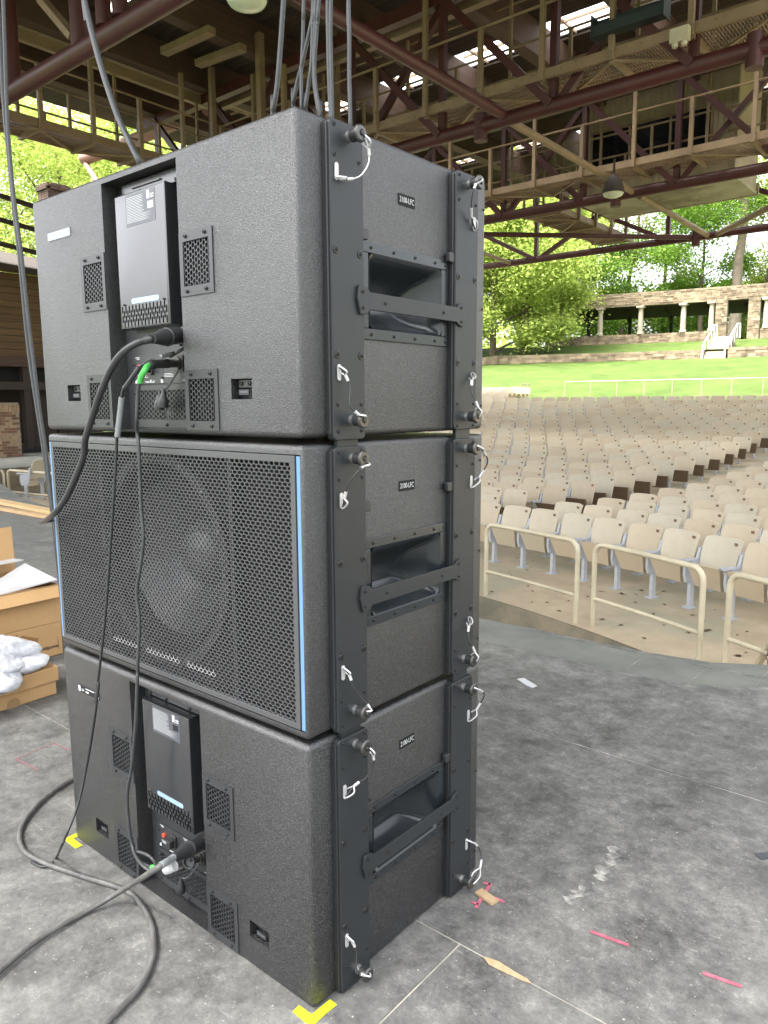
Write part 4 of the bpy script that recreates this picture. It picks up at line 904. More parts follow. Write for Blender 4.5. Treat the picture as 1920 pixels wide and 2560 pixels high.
def rounded_box(w, d, h, r, seg=4):
    bm = bmesh.new(); bmesh.ops.create_cube(bm, size=1)
    for v in bm.verts: v.co = Vector((v.co.x*w, v.co.y*d, v.co.z*h))
    bmesh.ops.bevel(bm, geom=bm.edges[:], offset=r, segments=seg, profile=0.5, affect='EDGES')
    for v in bm.verts: v.co += Vector((-w/2, d/2, h/2))
    me = bpy.data.meshes.new('cabinet'); bm.to_mesh(me); bm.free(); return me
def boolean(me, cutter, name, mat, parent, smooth=35):
    o = bpy.data.objects.new(name, me); c = bpy.data.objects.new('cutter', cutter); COL.objects.link(o); COL.objects.link(c)
    md = o.modifiers.new('b', 'BOOLEAN'); md.operation = 'DIFFERENCE'; md.object = c; md.solver = 'EXACT'
    dg = bpy.context.evaluated_depsgraph_get(); dg.update(); nm = bpy.data.meshes.new_from_object(o.evaluated_get(dg)); o.modifiers.clear()
    o.data = nm; bpy.data.objects.remove(c); nm.materials.clear(); nm.materials.append(mat); o.parent = parent
    nm.polygons.foreach_set('use_smooth', [True]*len(nm.polygons)); nm.set_sharp_from_angle(angle=math.radians(smooth)); nm.update()
    return o
def FY(a, b, h): return (a, -h, b)          # drawing on the y=0 face: a=x, b=z, h outwards
def FX(a, b, h): return (h, a, b)           # drawing on the x=0 face: a=y, b=z, h outwards
def rrect(a0, a1, b0, b1, r, n=4):
    out = []
    for cx, cy, s in ((a1-r, b0+r, -90), (a1-r, b1-r, 0), (a0+r, b1-r, 90), (a0+r, b0+r, 180)):
        for i in range(n+1): t = math.radians(s+90*i/n); out.append((cx+r*math.cos(t), cy+r*math.sin(t)))
    return out
def perf(a0, a1, b0, b1, P, row, s, style, fn, h0, t, skip=None):
    """perforated sheet of hexagonal cells filling the rectangle"""
    mb = MB(); hexo = [(0, 2*row/3), (-P/2, row/3), (-P/2, -row/3), (0, -2*row/3), (P/2, -row/3), (P/2, row/3)] if style == 'pointy' else [(P/3, 0), (P/6, row), (-P/6, row), (-P/3, 0), (-P/6, -row), (P/6, -row)]
    nr = int((b1-b0)/row)-1; nc = int((a1-a0)/P); V = []; F = []
    for j in range(nr+1):
        for i in range(nc+1):
            cx = a0+P*0.5+i*P+(P/2 if j % 2 else 0); cy = b0+row+j*row
            if cx > a1-P*0.4 or cy > b1-row*0.6: continue
            if skip and skip(cx, cy): continue
            o = len(V)
            for x, y in hexo: V.append(fn(cx+x, cy+y, h0))
            for x, y in hexo: V.append(fn(cx+x*s, cy+y*s, h0))
            for x, y in hexo: V.append(fn(cx+x*s, cy+y*s, h0-t))
            for k_ in range(6):
                n_ = (k_+1) % 6; F += [(o+k_, o+n_, o+6+n_, o+6+k_), (o+6+k_, o+6+n_, o+12+n_, o+12+k_)]
    me = bpy.data.meshes.new('sheet'); me.from_pydata(V, [], F); me.update(); return me
def frame_mb(a0, a1, b0, b1, i0, i1, j0, j1, fn, h0, h1):
    mb = MB()
    for r in ((a0, a1, b0, j0), (a0, a1, j1, b1), (a0, i0, j0, j1), (i1, a1, j0, j1)):
        mb.prism([(r[0], r[2]), (r[1], r[2]), (r[1], r[3]), (r[0], r[3])], fn, h0, h1)
    return mb
def screw(fn, a, b, h, r, parent, big=False):
    mb = MB(); ax = Vector(fn(0, 0, 1))-Vector(fn(0, 0, 0)); o = fn(a, b, h)
    mb.lathe([(r, 0), (r*0.95, 0.0016), (r*0.55, 0.0022), (r*0.5, 0.0008), (0, 0.0006)] if big else [(r, 0), (r*0.9, 0.003), (r*0.45, 0.0042), (r*0.4, 0.002), (0, 0.002)], o, ax, 10, False, False)
    return mb.build('screw', MAT['screw'], parent, smooth=40)
def vent(par, a0, a1, b0, b1, cut_r=False):
    t = frame_mb(a0, a1, b0, b1, a0+0.013, a1-0.012, b0+0.02, b1-0.02, FY, -0.004, 0.0025).build('vent_plate', MAT['plate'], par)
    me = perf(a0+0.011, a1-0.008, b0+0.016, b1-0.016, 0.0185, 0.0062, 0.80, 'flat', FY, 0.0015, 0.002); me.materials.append(MAT['plate']); inst('perforation', me, t)
    mb = MB(); mb.prism([(a0+0.008, b0+0.008), (a1-0.008, b0+0.008), (a1-0.008, b1-0.008), (a0+0.008, b1-0.008)], FY, -0.019, -0.0185); mb.build('shade_backing', MAT['void'], t)  # near-black sheet paints in the darkness of the vent hole
    for x in (a0+0.024, a1-0.024):
        for z in (b0+0.0095, b1-0.0095): screw(FY, x, z, 0.0025, 0.0042, t)
    return t
def lanyard(par, hook, pin, pts, dark):
    """hook tab at (a,b) on plate, wire to the pin"""
    h = 0.0195
    mb = MB(); mb.prism(rrect(hook[0]-0.0048, hook[0]+0.0048, hook[1]-0.016, hook[1]+0.016, 0.0045), FX, h, h+0.002); ln = mb.build('lanyard_tab', MAT['alu'], par)
    mb = MB(); P = [Vector(FX(*p)) for p in pts]; sp = spline(P, 8); mb.tube(sp, 0.0017, 7); mb.build('lanyard_wire', MAT['rubber'] if dark else MAT['alu'], ln, smooth=60)
    k_ = len(sp)
    for (a, b), c, d in (((7, 11), sp[0], sp[7]), ((k_-12, k_-8), sp[-1], sp[-8])):
        mb = MB(); mb.tube([sp[a], sp[b]], 0.0034, 8); mb.build('crimp_sleeve', MAT['alu'], ln, smooth=60)
        ax = (d-c); e = Vector((0.35, ax.z, -ax.y)).normalized()*0.0105
        mb = MB(); mb.tube(spline([d, c.lerp(d, 0.5)+e, c-ax*0.1, c.lerp(d, 0.5)-e, d], 5), 0.0019, 6); mb.build('wire_loop', MAT['alu'], ln, smooth=60)
def pin(par, a, b, out=0.036, r=0.0165):
    mb = MB(); o = FX(a, b, 0.019)
    mb.lathe([(0.0105, -0.01), (0.0105, out*0.28)], o, (1, 0, 0), 14); p = mb.build('quick_release_pin', MAT['steel'], par, smooth=40)
    mb = MB(); mb.lathe([(0.0125, out*0.28), (0.0125, out*0.72)], o, (1, 0, 0), 14); mb.build('pin_collar', MAT['rubber'], p, smooth=40)
    mb = MB(); mb.lathe([(r*0.8, out*0.72), (r, out*0.77), (r, out*0.86), (r*0.82, out*0.95), (r*0.42, out*0.96), (r*0.36, out*0.9), (0.0, out*0.9)], o, (1, 0, 0), 20, True, False); mb.build('pin_head', MAT['nickel'], p, smooth=35)
    mb = MB(); mb.lathe([(r*0.3, out*0.9), (r*0.25, out*1.04), (0, out*1.05)], o, (1, 0, 0), 12, False, False); mb.build('pin_button', MAT['rubber'], p, smooth=35)
    return p
P1, P2 = (0.070, 0.165), (0.490, 0.585)
def side_face(sp, z_link, tabz, variant):
    # moulded handle pocket
    ya, yb, za, zb = 0.172, 0.482, 0.199, 0.396; ia, ib, ja, jb = 0.197, 0.456, 0.222, 0.374
    hd = frame_mb(ya, yb, za, zb, ia, ib, ja, jb, FX, -0.003, 0.0035).build('handle_pocket', MAT['pan'], sp, bevel=0.0015)
    mb = MB(); N = 5; top = rrect(ia, ib, ja, jb, 0.016, N); prof = [(0.0, 0.0), (0.006, -0.004), (0.016, -0.03), (0.03, -0.06), (0.05, -0.078), (0.068, -0.082)]
    V = []; K = len(top); cy, cz = (ia+ib)/2, (ja+jb)/2
    for ins, h in prof:
        for a, b in top:
            sa = 1-ins/((ib-ia)/2)*1.35; sb = 1-ins/((jb-ja)/2)
            V.append(FX(cy+(a-cy)*sa, cz+(b-cz)*sb-ins*0.25, h+0.0035))
    F = [(i*K+j, i*K+(j+1) % K, (i+1)*K+(j+1) % K, (i+1)*K+j) for i in range(len(prof)-1) for j in range(K)]+[tuple((len(prof)-1)*K+j for j in range(K))]
    mb.add(V, F); mb.build('pocket_bowl', MAT['pan'], hd, smooth=60)
    for a in (0.205, 0.28, 0.355, 0.43, 0.472):
        for b in (za+0.011, zb-0.011): screw(FX, a, b, 0.0035, 0.0038, hd, True)
    for k_, (a0, a1) in enumerate((P1, P2)):
        mb = MB(); mb.prism(rrect(a0, a1, -0.006 if k_ == 0 and variant != 'bottom' else 0.003, 0.600, 0.010), FX, 0.0, 0.019); pl = mb.build('rigging_plate', MAT['rig'], sp, bevel=0.0022)
        mb = MB(); mb.prism([(a0-0.004, 0.006), (a0+0.03, 0.006), (a0+0.03, 0.592), (a0-0.004, 0.592)], FX, -0.001, 0.0135); mb.build('plate_spacer', MAT['rigdark'], pl, bevel=0.002)
        if z_link:
            c = (a0+a1)/2; mb = MB(); mb.prism([(c-0.031, -0.05), (c+0.031, -0.05), (c+0.031, 0.05), (c-0.031, 0.05)], FX, 0.002, 0.0125); mb.build('link_bar', MAT['rig'], pl, bevel=0.0015)
        for a, b in ((0.013, 0.59), (0.083, 0.59), (0.013, 0.012), (0.083, 0.012), (0.013, 0.535), (0.083, 0.535), (0.013, 0.065), (0.083, 0.065)): screw(FX, a0+a, b, 0.0188, 0.0042, pl, True)
        for a, b in ((0.013, 0.362), (0.083, 0.362), (0.013, 0.163), (0.083, 0.163)):
            s = screw(FX, a0+a, b, 0.0188, 0.0085, pl, True); screw(FX, a0+a, b, 0.0196, 0.0034, pl, True)
        mb = MB(); e = a1 if k_ == 0 else a0-0.016; mb.prism(rrect(e-0.004, e+0.02, tabz[k_]-0.011, tabz[k_]+0.011, 0.004), FX, 0.004, 0.016); mb.build('release_tab', MAT['rubber'], pl, bevel=0.002)
        # pins with lanyards
        pa = a0+0.053 if k_ == 0 else a0+0.052
        p = pin(sp, pa, 0.576); q = pin(sp, pa, 0.034)
        if k_ == 0:
            if variant == 'middle':
                lanyard(p, (a0+0.018, 0.492), None, [(a0+0.018, 0.478, 0.023), (a0+0.017, 0.50, 0.03), (a0+0.02, 0.53, 0.04), (a0+0.034, 0.552, 0.052), (a0+0.05, 0.56, 0.05), (a0+0.064, 0.566, 0.052)], True)
            else:
                lanyard(p, (a0+0.016, 0.505 if variant == 'top' else 0.48), None, [(a0+0.016, 0.494 if variant == 'top' else 0.47, 0.023), (a0+0.036, 0.492, 0.032), (a0+0.06, 0.502, 0.042), (a0+0.074, 0.525, 0.05), (a0+0.074, 0.55, 0.052), (a0+0.062, 0.572, 0.052)], variant != 'top')
            lanyard(q, (a0+0.016, 0.128), None, [(a0+0.016, 0.138, 0.023), (a0+0.026, 0.12, 0.03), (a0+0.03, 0.095, 0.036), (a0+0.022 if variant != 'middle' else a0+0.05, 0.065, 0.042), (a0+0.036 if variant != 'middle' else a0+0.062, 0.046, 0.052), (a0+0.053, 0.04, 0.052)], True)
        else:
            s = 1 if variant != 'top' else -1
            lanyard(p, (a0+0.075, 0.49), None, [(a0+0.075, 0.478, 0.023), (a0+0.075+0.028*s, 0.505, 0.03), (a0+0.07+0.042*s, 0.54, 0.045), (a0+0.058+0.026*s, 0.565, 0.05), (a0+0.053, 0.582, 0.052)], True)
            lanyard(q, (a0+0.073, 0.125), None, [(a0+0.073, 0.138, 0.023), (a0+0.055 if variant != 'bottom' else a0+0.1, 0.118, 0.03), (a0+0.046 if variant != 'bottom' else a0+0.115, 0.09, 0.038), (a0+0.055 if variant != 'bottom' else a0+0.1, 0.06, 0.05), (a0+0.053, 0.034, 0.052)], True)
    # strap across the pocket
    poly = [(0.142, 0.262)]+[(0.138, 0.275), (0.142, 0.298), (0.147, 0.303), (0.166, 0.300), (0.176, 0.291), (0.488, 0.290), (0.497, 0.298), (0.513, 0.302), (0.517, 0.298), (0.521, 0.275), (0.517, 0.249), (0.513, 0.246), (0.497, 0.25), (0.488, 0.256), (0.176, 0.256), (0.166, 0.247), (0.147, 0.245)]
    mb = MB(); mb.prism(poly, FX, 0.0195, 0.0255); stp_ = mb.build('grab_strap', MAT['rig'], sp, bevel=0.0012)
    for a, b in ((0.154, 0.29), (0.154, 0.258), (0.507, 0.29), (0.507, 0.258), (0.225, 0.273), (0.435, 0.273)): screw(FX, a, b, 0.0255, 0.004, stp_, True)
    mb = MB(); mb.prism(rrect(0.299, 0.357, 0.489, 0.5125, 0.002), FX, -0.001, 0.0012); bd = mb.build('name_badge', MAT['void'], sp)
    mt = Matrix(((0, 0, 1, 0.0014), (1, 0, 0, 0.328), (0, 1, 0, 0.5005), (0, 0, 0, 1)))
    lettering('2100-LFC', 0.0165, MAT['labelw'], bd, mt, 0.0003, 0.0, 0.78)
    for a, b in ((0.638, 0.54), (0.638, 0.30), (0.638, 0.06)): screw(FX, a, b, 0.0, 0.003, sp, True)

def cutters(lst):
    mb = MB()
    for b in lst: mb.box(*b)
    return mb.mesh('cutter')
RX0, RX1, RZ0, RZ1, RD = -0.669, -0.3675, 0.006, 0.588, 0.046
VENTS = [(-0.783, -0.671, 0.299, 0.432), (-0.3655, -0.251, 0.299, 0.432), (-0.786, -0.671, 0.011, 0.142), (-0.3655, -0.250, 0.011, 0.142)]
def rear_face(sp, z0, variant):
    # amplifier in the recess
    ax0, ax1, az0, az1 = -0.622, -0.419, 0.246, 0.551
    mb = MB(); mb.prism([(RX0+0.001, RZ0+0.001), (RX1-0.001, RZ0+0.001), (RX1-0.001, RZ1-0.001), (RX0+0.001, RZ1-0.001)], FY, -RD-0.001, -RD+0.002); mb.build('recess_panel', MAT['plate'], sp)
    body = MB(); body.box(ax0, ax1, 0.004, RD-0.003, az0, az1); me = body.mesh('amp')
    bm = bmesh.new(); bm.from_mesh(me); bmesh.ops.bevel(bm, geom=[e for e in bm.edges if all(v.co.y < 0.01 for v in e.verts)], offset=0.004, segments=2, profile=0.5, affect='EDGES'); bm.to_mesh(me); bm.free()
    cut = MB(); nx = 13; dx = (ax1-ax0-0.016)/nx
    for i in range(nx*2):
        x = ax0+0.008+dx*0.5*(i+0.5); zz = az0+(0.004 if i % 2 else 0.0145)
        for k_ in range(2): cut.prism(rrect(x-0.0027, x+0.0027, zz+0.0215*k_, zz+0.0215*k_+0.0175, 0.0026, 3), FY, -0.02, 0.02)
    am = boolean(me, cut.mesh('cutter'), 'amplifier_module', MAT['amp'], sp, 30)
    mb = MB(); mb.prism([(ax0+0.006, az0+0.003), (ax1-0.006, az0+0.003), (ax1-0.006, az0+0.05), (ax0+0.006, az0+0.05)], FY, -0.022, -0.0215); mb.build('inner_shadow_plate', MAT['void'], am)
    mb = MB(); mb.prism([(-0.574, 0.4755), (-0.456, 0.4755), (-0.456, 0.5455), (-0.574, 0.5455)], FY, -0.0045, -0.0035); lb = mb.build('rating_label', MAT['label'], am)
    mb = MB(); z = 0.541; rr = random.Random(3)
    while z > 0.478:
        z -= 0.0034; 
        if z < 0.48: break
        mb.prism([(-0.571, z), (-0.571+rr.uniform(0.05, 0.072) if z > 0.5 else -0.571+rr.uniform(0.09, 0.108), z), (-0.571+0.07, z+0.001), (-0.571, z+0.001)], FY, -0.0036, -0.0033)
    mb.prism([(-0.487, 0.525), (-0.477, 0.525), (-0.477, 0.543), (-0.487, 0.543)], FY, -0.0036, -0.0033); mb.prism([(-0.474, 0.531), (-0.46, 0.531), (-0.46, 0.534), (-0.474, 0.534)], FY, -0.0036, -0.0033); mb.prism([(-0.474, 0.526), (-0.46, 0.526), (-0.46, 0.5285), (-0.474, 0.5285)], FY, -0.0036, -0.0033)
    mb.build('label_print', MAT['labelw'], lb)
    mb = MB(); mb.prism([(-0.485, 0.504), (-0.463, 0.504), (-0.463, 0.519), (-0.485, 0.519)], FY, -0.0036, -0.0032); mb.build('label_patch', MAT['labelw'] if variant == 'top' else MAT['void'], lb)
    mb = MB(); mb.prism(rrect(-0.570, -0.457, 0.302, 0.314, 0.0058, 5), FY, -0.0045, -0.0034); mb.build('status_window', MAT['steelblue'], am)
    for x in (-0.6, -0.437): screw(FY, x, 0.302, -0.004, 0.0025, am)
    # top bracket with slot handle
    mb = MB(); mb.box(-0.63, -0.40, 0.030, RD-0.003, 0.553, 0.584); bk = mb.build('top_bracket', MAT['amp'], sp, bevel=0.0015)
    mb = MB(); mb.box(-0.585, -0.468, 0.026, 0.0302, 0.568, 0.571); mb.build('bracket_lip', MAT['nickel'], bk)
    for x in (-0.62, -0.55, -0.45, -0.41): screw(FY, x, 0.558, -0.03, 0.0042, bk)
    for z in (0.53, 0.44, 0.35, 0.27): screw(FY, -0.393, z, -RD+0.002, 0.004, sp)
    # power inlet
    def disc(nm, prof, c, m, par, n=18): mb = MB(); mb.lathe(prof, c, (0, -1, 0), n); return mb.build(nm, m, par, smooth=40)
    py = RD-0.002
    mb = MB(); mb.prism(rrect(-0.43, -0.382, 0.198, 0.246, 0.006), FY, -py-0.001, -py+0.009); pw = mb.build('power_socket', MAT['rubber'], sp, bevel=0.001)
    disc('socket_ring', [(0.019, 0), (0.019, 0.012), (0.016, 0.013)], (-0.406, py-0.009, 0.222), MAT['rubber'], pw)
    for x, z in ((-0.426, 0.242), (-0.386, 0.242), (-0.426, 0.202), (-0.386, 0.202)): screw(FY, x, z, -py+0.009, 0.003, pw)
    # input panel
    mb = MB(); mb.prism(rrect(-0.634, -0.384, 0.117, 0.187, 0.002), FY, -py-0.001, -py+0.004); io = mb.build('input_panel', MAT['plate'], sp)
    mb = MB(); hp = -py+0.0042
    def strip(a, b, w, h): mb.prism([(a, b), (a+w, b), (a+w, b+h), (a, b+h)], FY, hp-0.0003, hp)
    for a, b, w, h in ((-0.624, 0.18, 0.018, 0.0016), (-0.618, 0.1765, 0.012, 0.0016), (-0.52, 0.182, 0.02, 0.0016), (-0.515, 0.1785, 0.014, 0.0016), (-0.63, 0.1185, 0.009, 0.009), (-0.52, 0.1185, 0.009, 0.009), (-0.565, 0.1195, 0.006, 0.007), (-0.41, 0.1195, 0.006, 0.007), (-0.588, 0.122, 0.02, 0.0014), (-0.584, 0.1195, 0.016, 0.0014), (-0.432, 0.122, 0.02, 0.0014), (-0.557, 0.1225, 0.012, 0.0014), (-0.557, 0.1195, 0.01, 0.0014), (-0.402, 0.1225, 0.012, 0.0014)):
        strip(a, b, w, h)
    for k_ in range(3): strip(-0.618, 0.132+0.0032*k_, 0.045-0.006*k_, 0.0012); strip(-0.507, 0.132+0.0032*k_, 0.045-0.006*k_, 0.0012)
    for k_ in range(3): strip(-0.408, 0.168+0.0035*k_, 0.016, 0.0008)
    strip(-0.400, 0.15, 0.0009, 0.02); strip(-0.404, 0.142, 0.008, 0.0008); strip(-0.404, 0.15, 0.008, 0.0008); strip(-0.404, 0.142, 0.0008, 0.008); strip(-0.396, 0.142, 0.0008, 0.008)
    strip(-0.41, 0.183, 0.02, 0.0012)
    mb.build('panel_print', MAT['labelw'], io)
    mb = MB(); mb.box(-0.509, -0.5083, py-0.0045, py-0.003, 0.118, 0.186); mb.build('panel_joint', MAT['void'], io)
    disc('limit_button', [(0.006, 0), (0.006, 0.006), (0.003, 0.007)], (-0.603, py-0.004, 0.158), MAT['red'], io, 12)
    mb = MB(); mb.prism(rrect(-0.573, -0.547, 0.138, 0.176, 0.008), FY, hp, hp+0.006); op = mb.build('network_socket', MAT['nickel'], io, bevel=0.001)
    mb = MB(); mb.prism(rrect(-0.5685, -0.5515, 0.143, 0.166, 0.003), FY, hp+0.006, hp+0.02); mb.build('rubber_flap', MAT['rubber'], op, bevel=0.002)
    mb = MB(); mb.prism(rrect(-0.462, -0.424, 0.142, 0.18, 0.004), FY, hp, hp+0.004); xs = mb.build('signal_socket', MAT['rubber'], io)
    disc('socket_ring', [(0.0155, 0), (0.0155, 0.006)], (-0.443, py-0.008, 0.161), MAT['nickel'], xs)
    for x, z in ((-0.458, 0.176), (-0.428, 0.176), (-0.458, 0.146), (-0.428, 0.146), (-0.63, 0.165), (-0.63, 0.128), (-0.513, 0.13), (-0.389, 0.165), (-0.389, 0.13)): screw(FY, x, z, hp if x > -0.47 and x < -0.42 else hp, 0.003, io)
    # low perforated panel
    me = perf(-0.626, -0.375, 0.026, 0.106, 0.0195, 0.0062, 0.80, 'flat', FY, -py+0.004, 0.002, lambda x, z: math.hypot(x+0.5, z-0.045) < 0.012); me.materials.append(MAT['plate'])
    lg = frame_mb(-0.634, -0.3685, 0.012, 0.113, -0.622, -0.382, 0.031, 0.101, FY, -py, -py+0.0055).build('lower_grille', MAT['plate'], sp); inst('perforation', me, lg)
    mb = MB(); mb.box(-0.63, -0.37, py+0.0005, py+0.0008, 0.015, 0.11); mb.build('shade_backing', MAT['void'], lg)  # added black sheet stands in for the shade behind the perforations
    for x, z in ((-0.627, 0.095), (-0.627, 0.025), (-0.5, 0.019), (-0.374, 0.06)): screw(FY, x, z, -py+0.0055, 0.0042, lg)
    for v_ in VENTS: vent(sp, *v_)
    # serial tag
    mb = MB(); mb.prism([(-0.942, 0.493), (-0.826, 0.493), (-0.826, 0.513), (-0.942, 0.513)], FY, -0.001, 0.0012); tg = mb.build('serial_tag', MAT['tagfoil'] if variant == 'top' else MAT['void'], sp)
    mb = MB()
    for a, b, w, h in ((-0.94, 0.4945, 0.012, 0.0165), (-0.922, 0.502, 0.014, 0.002), (-0.922, 0.498, 0.012, 0.002), (-0.9, 0.507, 0.045, 0.003), (-0.9, 0.497, 0.016, 0.005), (-0.842, 0.4955, 0.013, 0.011), (-0.85, 0.509, 0.02, 0.002)):
        mb.prism([(a, b), (a+w, b), (a+w, b+h), (a, b+h)], FY, 0.0012, 0.0015)
    mb.build('tag_print', MAT['labelw'], tg)
    # cable tie rings
    for x0, x1 in ((-0.892, -0.826), (-0.208, -0.142)):
        za, zb = 0.077, 0.119
        mb = MB(); mb.box(x0+0.001, x1-0.001, 0.026, 0.030, za+0.001, zb-0.001); cup = mb.build('ring_cup', MAT['pan'], sp)
        c = (x0+x1)/2
        mb = MB(); mb.box(c-0.024, c+0.024, 0.012, 0.0262, 0.1, 0.118); cl = mb.build('ring_clamp', MAT['plate'], cup, bevel=0.002)
        for dx in (-0.013, 0.013): screw(FY, c+dx, 0.109, -0.012, 0.0045, cl)
        mb = MB(); mb.tube([Vector((c-0.026, 0.004, 0.098))]+[Vector((c+0.026*math.cos(a), 0.004, 0.098-0.018*math.sin(a))) for a in [math.pi-i*math.pi/10 for i in range(11)]]+[Vector((c+0.026, 0.004, 0.098))], 0.0028, 8); mb.build('tie_ring', MAT['ringsteel'], cup, smooth=60)
        mb = MB(); mb.box(c-0.016, c+0.016, 0.006, 0.009, 0.086, 0.097); lb_ = mb.build('ring_label', MAT['rubber'], cup)
        mb = MB(); mb.box(c-0.013, c+0.013, 0.0056, 0.006, 0.0895, 0.0945); mb.build('label_print', MAT['label'], lb_)
MAT['frame'] = M('cast_driver_frame', (0.06, 0.06, 0.062), 0.4)
MAT['dome'] = M('glossy_dust_dome', (0.1, 0.1, 0.102), 0.18, spec=0.8)
MAT['ringsteel'] = M('dull_steel', (0.28, 0.28, 0.28), 0.35, 0.7)
MAT['steelblue'] = M('pale_blue_window', (0.22, 0.32, 0.44), 0.2, spec=0.8)
MAT['tagfoil'] = M('foil_tag', (0.2, 0.23, 0.27), 0.2, 0.2)

def rear_speaker(z0, variant, label):
    sp = thing('loudspeaker', label, 'loudspeaker', (0, 0, z0), 0, 'stacked subwoofers')
    cl = [(RX0, RX1, -0.05, RD, RZ0, RZ1), (-0.892, -0.826, -0.05, 0.03, 0.077, 0.119), (-0.208, -0.142, -0.05, 0.03, 0.077, 0.119), (-0.095, 0.05, 0.186, 0.468, 0.212, 0.384)]
    for a0, a1, b0, b1 in VENTS: cl.append((a0+0.009, a1-0.009, -0.05, 0.02, b0+0.009, b1-0.009))
    boolean(rounded_box(WB, DB, HB, 0.013), cutters(cl), 'cabinet', MAT['cab'], sp)
    rear_face(sp, z0, variant); side_face(sp, variant != 'bottom', (0.406, 0.403), variant)
    return sp
def front_speaker(z0, label):
    sp = thing('loudspeaker', label, 'loudspeaker', (0, 0, z0), 0, 'stacked subwoofers')
    cl = [(-1.016, -0.0066, -0.05, 0.172, 0.017, 0.588), (-0.095, 0.05, 0.186, 0.468, 0.212, 0.384)]
    boolean(rounded_box(WB, DB, HB, 0.010), cutters(cl), 'cabinet', MAT['cab'], sp)
    x0, x1, b0, b1 = -1.004, -0.020, 0.020, 0.586
    me = perf(x0, x1, b0+0.004, b1-0.004, 0.0155, 0.0080, 0.82, 'pointy', FY, 0.0005, 0.0035); me.materials.append(MAT['grille'])
    g = frame_mb(x0, x1, b0, b1, x0+0.013, x1-0.013, b0+0.013, b1-0.014, FY, -0.006, 0.0022).build('grille', MAT['grille'], sp, bevel=0.0008)
    inst('perforation', me, g)
    for a, b in ((-1.0155, -1.006), (-0.0175, -0.0075)):
        mb = MB(); mb.prism([(a, b0), (b, b0), (b, b1-0.001), (a, b1-0.001)], FY, -0.02, -0.0005); mb.build('trim_strip', MAT['blue'], sp)
    # silver lettering band across the grille cells
    P, row = 0.0155, 0.0080; V = MB(); hexo = [(0, 2*row/3), (-P/2, row/3), (-P/2, -row/3), (0, -2*row/3), (P/2, -row/3), (P/2, row/3)]
    j0 = 5; zc = b0+0.004+row+j0*row; j = j0 if j0 % 2 else j0
    x = x0+P*0.5+(P/2 if j % 2 else 0); i = 0
    while x < -0.295:
        if x > -0.73:
            ph = i % 11
            if ph not in (8, 9):
                for k_ in range(6):
                    a, b = hexo[k_], hexo[(k_+1) % 6]
                    q = [(x+a[0], zc+a[1]), (x+b[0], zc+b[1]), (x+b[0]*0.8, zc+b[1]*0.8), (x+a[0]*0.8, zc+a[1]*0.8)]
                    V.add([FY(u, w_, 0.0009) for u, w_ in q], [(0, 1, 2, 3)])
                if True: V.add([FY(x-0.0009, zc+2*row/3, 0.0009), FY(x+0.0009, zc+2*row/3, 0.0009), FY(x+0.0009, zc+4*row/3, 0.0009), FY(x-0.0009, zc+4*row/3, 0.0009)], [(0, 1, 2, 3)])
            i += 1
        x += P
    V.build('silver_logo_band', MAT['silver'], g)
    # baffle and driver behind the grille
    cx, cz, ro = -0.54, 0.305, 0.245; yb = 0.035
    bm_ = MB(); n = 48; ring = [(cx+ro*math.cos(2*math.pi*k_/n), cz+ro*math.sin(2*math.pi*k_/n)) for k_ in range(n)]
    def rect_pt(k_):
        a = 2*math.pi*k_/n; c, s = math.cos(a), math.sin(a); t = min((0.51 if c > 0 else 0.515)/abs(c) if abs(c) > 1e-6 else 9, 0.282/abs(s) if abs(s) > 1e-6 else 9)
        return (max(-1.015, min(-0.008, cx+c*t)), max(0.019, min(0.586, cz+s*t)))
    out = [rect_pt(k_) for k_ in range(n)]
    bm_.add([(x, yb, z) for x, z in ring]+[(x, yb, z) for x, z in out]+[(x, yb+0.05, z) for x, z in ring], [(k_, (k_+1) % n, n+(k_+1) % n, n+k_) for k_ in range(n)]+[(k_, 2*n+k_, 2*n+(k_+1) % n, (k_+1) % n) for k_ in range(n)])
    bm_.build('baffle', MAT['void'], sp)
    o_ = (cx, yb+0.03, cz)
    mb = MB(); mb.lathe([(0.246, 0.031), (0.268, 0.031), (0.268, 0.038), (0.243, 0.038), (0.24, 0.02)], o_, (0, -1, 0), 48, False, False); dr = mb.build('driver_frame', MAT['frame'], sp, smooth=40)
    mb = MB(); mb.lathe([(0.245, 0.0), (0.236, 0.012), (0.222, 0.018), (0.207, 0.008), (0.199, -0.008)], o_, (0, -1, 0), 48, False, False); mb.build('surround', MAT['void'], dr, smooth=50)
    mb = MB(); mb.lathe([(0.2, -0.008), (0.17, -0.035), (0.13, -0.065), (0.085, -0.1)], o_, (0, -1, 0), 48, False, False); mb.build('cone', MAT['cone'], dr, smooth=50)
    mb = MB(); mb.lathe([(0.086, -0.1), (0.078, -0.078), (0.055, -0.058), (0.025, -0.046), (0, -0.044)], o_, (0, -1, 0), 32, False, False); mb.build('dust_dome', MAT['dome'], dr, smooth=50)
    bme = MB().lathe([(0.0055, 0), (0.0055, 0.004), (0.003, 0.005)], (0, 0, 0), (0, -1, 0), 8).mesh('bolt', 40); bme.materials.append(MAT['ringsteel'])
    for k_ in range(16):
        a = 2*math.pi*k_/16; inst('bolt', bme, dr, (cx+0.256*math.cos(a), yb-0.008, cz+0.256*math.sin(a)))
    for x in (-0.235, -0.765):
        mb = MB(); mb.box(x-0.006, x+0.006, 0.008, yb-0.001, 0.02, 0.585); mb.build('grille_brace', MAT['grille'], sp)
    side_face(sp, True, (0.470, 0.485), 'middle')
    return sp
rear_speaker(0.0, 'bottom', 'bottom loudspeaker of the stack, rear panel shown, standing on the yellow tape corners')
front_speaker(PB, 'middle loudspeaker of the stack, turned to show its black honeycomb grille and blue edge strips')
